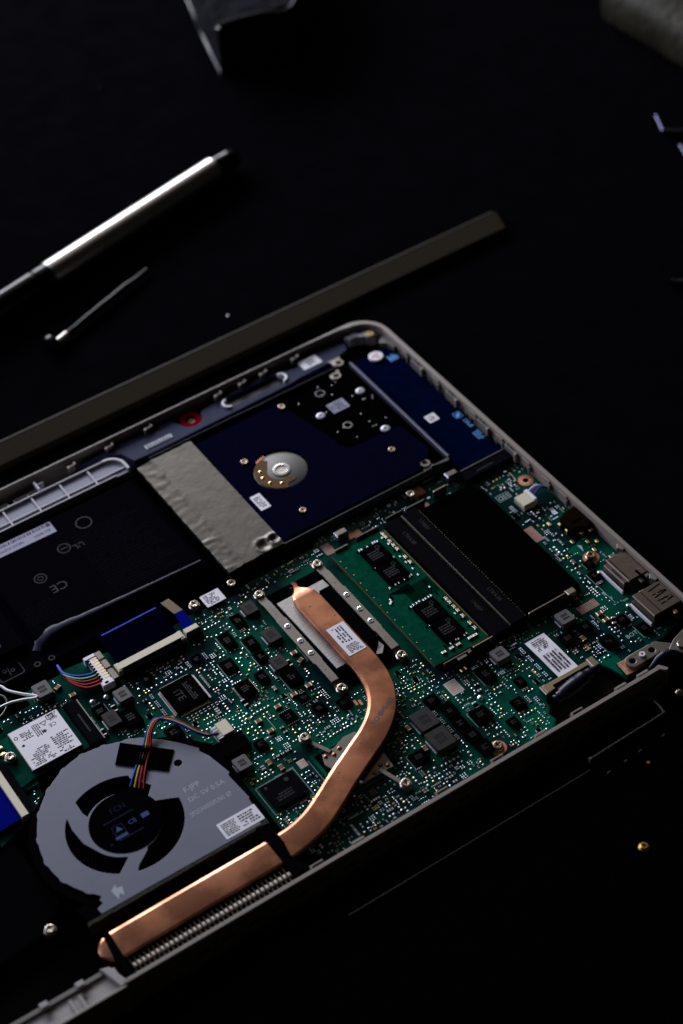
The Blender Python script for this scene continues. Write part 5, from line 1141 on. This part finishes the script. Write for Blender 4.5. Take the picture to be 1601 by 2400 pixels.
# pen
PA, PB = Vector((-19.6, 218.2, TZ + 6.5)), Vector((83.4, 241.8, TZ + 6.5))
dv, ang = along(PA, PB); MP = Matrix.Translation(PA) @ Matrix.Rotation(R(ang), 4, 'Z'); Lp = dv.length
pen = thing('pen', 'thick silver pen with black ends lying on the black table', 'pen', (PA.x * S, PA.y * S, 0))
def pobj(name, fn, label=None):
    o = obj_at(name, fn, None, MP, label); o.parent = pen; o.matrix_parent_inverse = Matrix.Translation(pen.location).inverted(); return o
pobj('barrel', lambda b: lathe_x(b, [(0, 6.3), (0.2, 6.5), (Lp - 0.3, 6.5), (Lp, 6.2)], 'pen_silver', 48), 'brushed silver barrel')
pobj('cap', lambda b: lathe_x(b, [(Lp + 0.05, 5.3), (Lp + 0.4, 5.5), (Lp + 9, 5.4), (Lp + 13, 4.8), (Lp + 15, 3.0)], 'gloss_black', 32))
pobj('grip', lambda b: lathe_x(b, [(-90, 4.2), (-70, 5.4), (-40, 6.4), (-9, 6.45), (-8.6, 5.5), (-7.8, 5.5), (-7.4, 6.45), (-0.05, 6.3)], 'gloss_black', 32), 'glossy black front part')
# pick with a knob
PA, PB = Vector((-39.4, 176.6, TZ + 2.6)), Vector((21.4, 198.8, TZ + 1.6))
dv, ang = along(PA, PB); MP = Matrix.Translation(PA) @ Matrix.Rotation(R(ang), 4, 'Z'); Lp = dv.length
pick = thing('metal_pick', 'thin dark metal pick with a knobbed end lying below the pen', 'tool', (PA.x * S, PA.y * S, 0))
def kobj(name, fn, label=None):
    o = obj_at(name, fn, None, MP, label); o.parent = pick; o.matrix_parent_inverse = Matrix.Translation(pick.location).inverted(); return o
kobj('shaft', lambda b: lathe_x(b, [(1.5, 1.0), (2, 1.3), (18, 1.3), (19, 1.5), (50, 1.5), (53, 1.0), (Lp - 1, 0.8), (Lp, 0.5)], 'gloss_black', 16))
kobj('knob', lambda b: lathe_x(b, [(-3.2, 1.6), (-3.0, 4.4), (-2.2, 5.4), (0.2, 5.4), (1.2, 4.4), (1.5, 1.6)], 'gloss_black', 28))
kobj('knob_ring', lambda b: lathe_x(b, [(-1.6, 5.35), (-1.5, 5.6), (-0.6, 5.6), (-0.5, 5.35)], 'gloss_black', 28))
kobj('collar', lambda b: lathe_x(b, [(1.6, 1.5), (1.8, 1.8), (9, 1.7), (9.2, 1.4)], 'steel', 16))
# strip
def f(b):
    b.box(-330, 121.6, 171.4, 133.4, TZ, TZ + 4.0, 'strip_taupe', 0.3); b.box(-330, 131.8, 170.8, 133.6, TZ, TZ + 4.6, 'strip_edge', 0.3)
st = thing('long_strip', 'long dull taupe strip with a pale far edge lying behind the laptop', 'strip', (0, 0.1275, 0))
for nm, fn in (('face', lambda b: b.prism([(-330, 119.4), (168.8, 119.4), (172.6, 132.2), (-330, 132.2)], TZ, TZ + 3.4, 'strip_taupe', 0.25)), ('raised_edge', lambda b: b.prism([(-330, 132.2), (171.2, 132.2), (171.0, 133.6), (-330, 133.6)], TZ, TZ + 3.6, 'strip_edge', 0.35))):
    o = one(nm, fn, st); o.matrix_parent_inverse = Matrix.Translation(st.location).inverted()
# little metal bits
def loose(name, fn, label, cat, group=None, smooth=40):
    o = one(name, fn, None, label, None, smooth); o['category'] = cat
    if group: o['group'] = group
    return o
def f(b):
    b.lathe(-3.4, -189.6, [(1.4, -6.6), (1.6, -6.1), (1.6, -4.8), (1.2, -4.4), (0.7, -4.4), (0.65, -5.7), (0.01, -5.7)], 'screw_brass', 12); b.lathe(-3.4, -189.6, [(1.9, -5.9), (1.9, -5.4), (1.7, -5.2)], 'screw_brass', 12)
loose('brass_nut', f, 'tiny brass nut lying alone on the black lid at lower right', 'nut')
loose('tiny_crumb', lambda b: b.lathe(34.4, 148.0, [(0.6, TZ), (0.7, TZ + 0.5), (0.3, TZ + 0.9)], 'solder_dull', 8), 'tiny pale crumb on the table just behind the long strip', 'crumb')
loose('tiny_crumb', lambda b: b.lathe(77.9, 351.0, [(1.0, TZ), (1.0, TZ + 0.8), (0.4, TZ + 1.4)], 'strip_taupe', 8), 'tiny dark crumb on the table far above the pen', 'crumb')
loose('copper_crumb', lambda b: b.prism([(19.9, -162.4), (21.0, -162.0), (21.5, -162.9), (20.5, -163.4)], -6.6, -6.1, 'orange_pad', 0.1), 'tiny orange crumb beside the hinge recess', 'crumb')
def tool(name, pts, r, label, tip):
    r *= 0.75
    t = thing(name, label, 'tool', (pts[0][0] * S, pts[0][1] * S, 0))
    for nm, P, m, rr in (('tip', pts[:2], 'tip_violet', r), ('rod', pts[1:], 'wire_black', r * 1.05)):
        o = one(nm, lambda b: b.tube(P, rr, m, 12, 5), t); o.matrix_parent_inverse = Matrix.Translation(t.location).inverted()
tool('hooked_tool', [(280.4, 145.6, TZ + 3.5), (275.4, 134.2, TZ + 2.6), (290, 124, TZ + 2.5), (330, 110, TZ + 2.5)], 1.7, 'black hooked tool with a bright tip at the right edge, the upper one', 0)
tool('hooked_tool', [(273.6, 119.4, TZ + 3.2), (270.2, 110.4, TZ + 2.6), (284, 100, TZ + 2.5), (320, 90, TZ + 2.5)], 1.5, 'black hooked tool half out of the frame below the upper one', 0)
tool('screwdriver_bit', [(203.6, 43.2, TZ + 2.0), (205.4, 40.2, TZ + 2.0), (216, 32, TZ + 2.0), (240, 16, TZ + 2.0)], 2.0, 'dark rod with a bright end at the right edge beside the empty table', 0)
# olive case at the top right
def f(b):
    nx, ny = 40, 30; vs = []; fs = []
    c = Vector((318, 236)); ex = Vector((0.33, -0.944)); ey = Vector((0.944, 0.33))
    for j in range(ny + 1):
        for i in range(nx + 1):
            u, v = i / nx * 130, j / ny * 90
            e = min(u, v); z = 26 * (1 - math.exp(-(e + 0.02) / 1.6)) - 26 * 0
            p = c + ex * (u + (0 if i else 0)) + ey * v
            nz = 0.9 * noise.noise((p.x * 0.05, p.y * 0.05, 7)) * min(1, e / 6)
            vs.append((p.x, p.y, TZ + z + nz))
    W = nx + 1
    for j in range(ny):
        for i in range(nx): fs.append([j * W + i, j * W + i + 1, (j + 1) * W + i + 1, (j + 1) * W + i])
    b.add(vs, fs, 'case_olive')
def f(b):
    P = [Vector(q) for q in ((318, 236), (322, 130), (420, 140), (416, 252))]
    Q = [tuple(p) for p in P]
    rings = []
    for d, z in ((2.0, TZ), (0.2, TZ + 3), (-0.4, TZ + 10), (0.4, TZ + 16), (2.2, TZ + 20), (5, TZ + 22.6), (9.5, TZ + 24.2), (18, TZ + 25)):
        rings.append([(x, y, z) for x, y in inset(ccw(subdiv(Q, 14)), d)])
    n = len(rings[0]); vs = [v for r in rings for v in r]; fs = []
    for k in range(len(rings) - 1): fs += [[k * n + i, k * n + (i + 1) % n, (k + 1) * n + (i + 1) % n, (k + 1) * n + i] for i in range(n)]
    fs.append(list(range((len(rings) - 1) * n, len(rings) * n)))
    vs = [(x + 0.8 * noise.noise((x * .06, y * .06, z * .08)), y + 0.8 * noise.noise((y * .06, x * .06, z * .08)), z) for x, y, z in vs]
    b.add(vs, fs, 'case_olive')
def subdiv(P, k):
    o = []
    for i in range(len(P)):
        a, c = Vector(P[i]), Vector(P[(i + 1) % len(P)])
        for j in range(k): o.append(tuple(a + (c - a) * (j / k)))
    return o
loose('soft_case', f, 'mottled olive grey soft case at the upper right corner', 'case', None, 60)
# crumpled clear bag at the top
bag = thing('plastic_bag', 'crumpled clear plastic bag standing at the top edge', 'bag', (0.15, 0.34, 0))
def f(b):
    P = [(134, 321), (172, 311), (206, 340), (240, 400), (160, 408), (146, 364)]
    Q = ccw(subdiv(P, 9)); n = len(Q); vs = []; fs = []
    Z = [TZ, TZ + 6, TZ + 12, TZ + 18, TZ + 24, TZ + 30]
    for k, z in enumerate(Z):
        for x, y in inset(Q, 0.5 * k):
            s_ = 3.0 * (0.25 + k / 5)
            vs.append((x + s_ * noise.noise((x * .07, y * .07, z * .08)), y + s_ * noise.noise((y * .07, x * .07, z * .08 + 5)), z + (2.2 * noise.noise((x * .08, y * .08, z)) if k else 0)))
    for k in range(len(Z) - 1): fs += [[k * n + i, k * n + (i + 1) % n, (k + 1) * n + (i + 1) % n, (k + 1) * n + i] for i in range(n)]
    fs.append(list(range((len(Z) - 1) * n, len(Z) * n)))
    b.add(vs, fs, 'bag_film')
one_seam = lambda b: (b.tube([(134, 320.4, TZ), (134.4, 320.6, TZ + 12), (135.4, 321.4, TZ + 28)], 1.1, 'film_seam', 8, 5), b.tube([(134, 320.6, TZ + 0.5), (139.6, 343, TZ + 3), (146.5, 364, TZ + 2), (160, 407, TZ + 4)], 0.8, 'film_seam', 8, 5), b.tube([(136, 321, TZ + 30), (158, 315, TZ + 31), (172, 311.6, TZ + 29), (190, 326, TZ + 30)], 0.7, 'film_seam', 8, 5))
def g(b): b.box(170, 350, 205, 390, TZ + 1, TZ + 22, 'bag_inside', 2.0, 20)
for nm, fn in (('film', f), ('content', g), ('seam', one_seam)):
    o = one(nm, fn, bag, None, None, 40); o.matrix_parent_inverse = Matrix.Translation(bag.location).inverted()
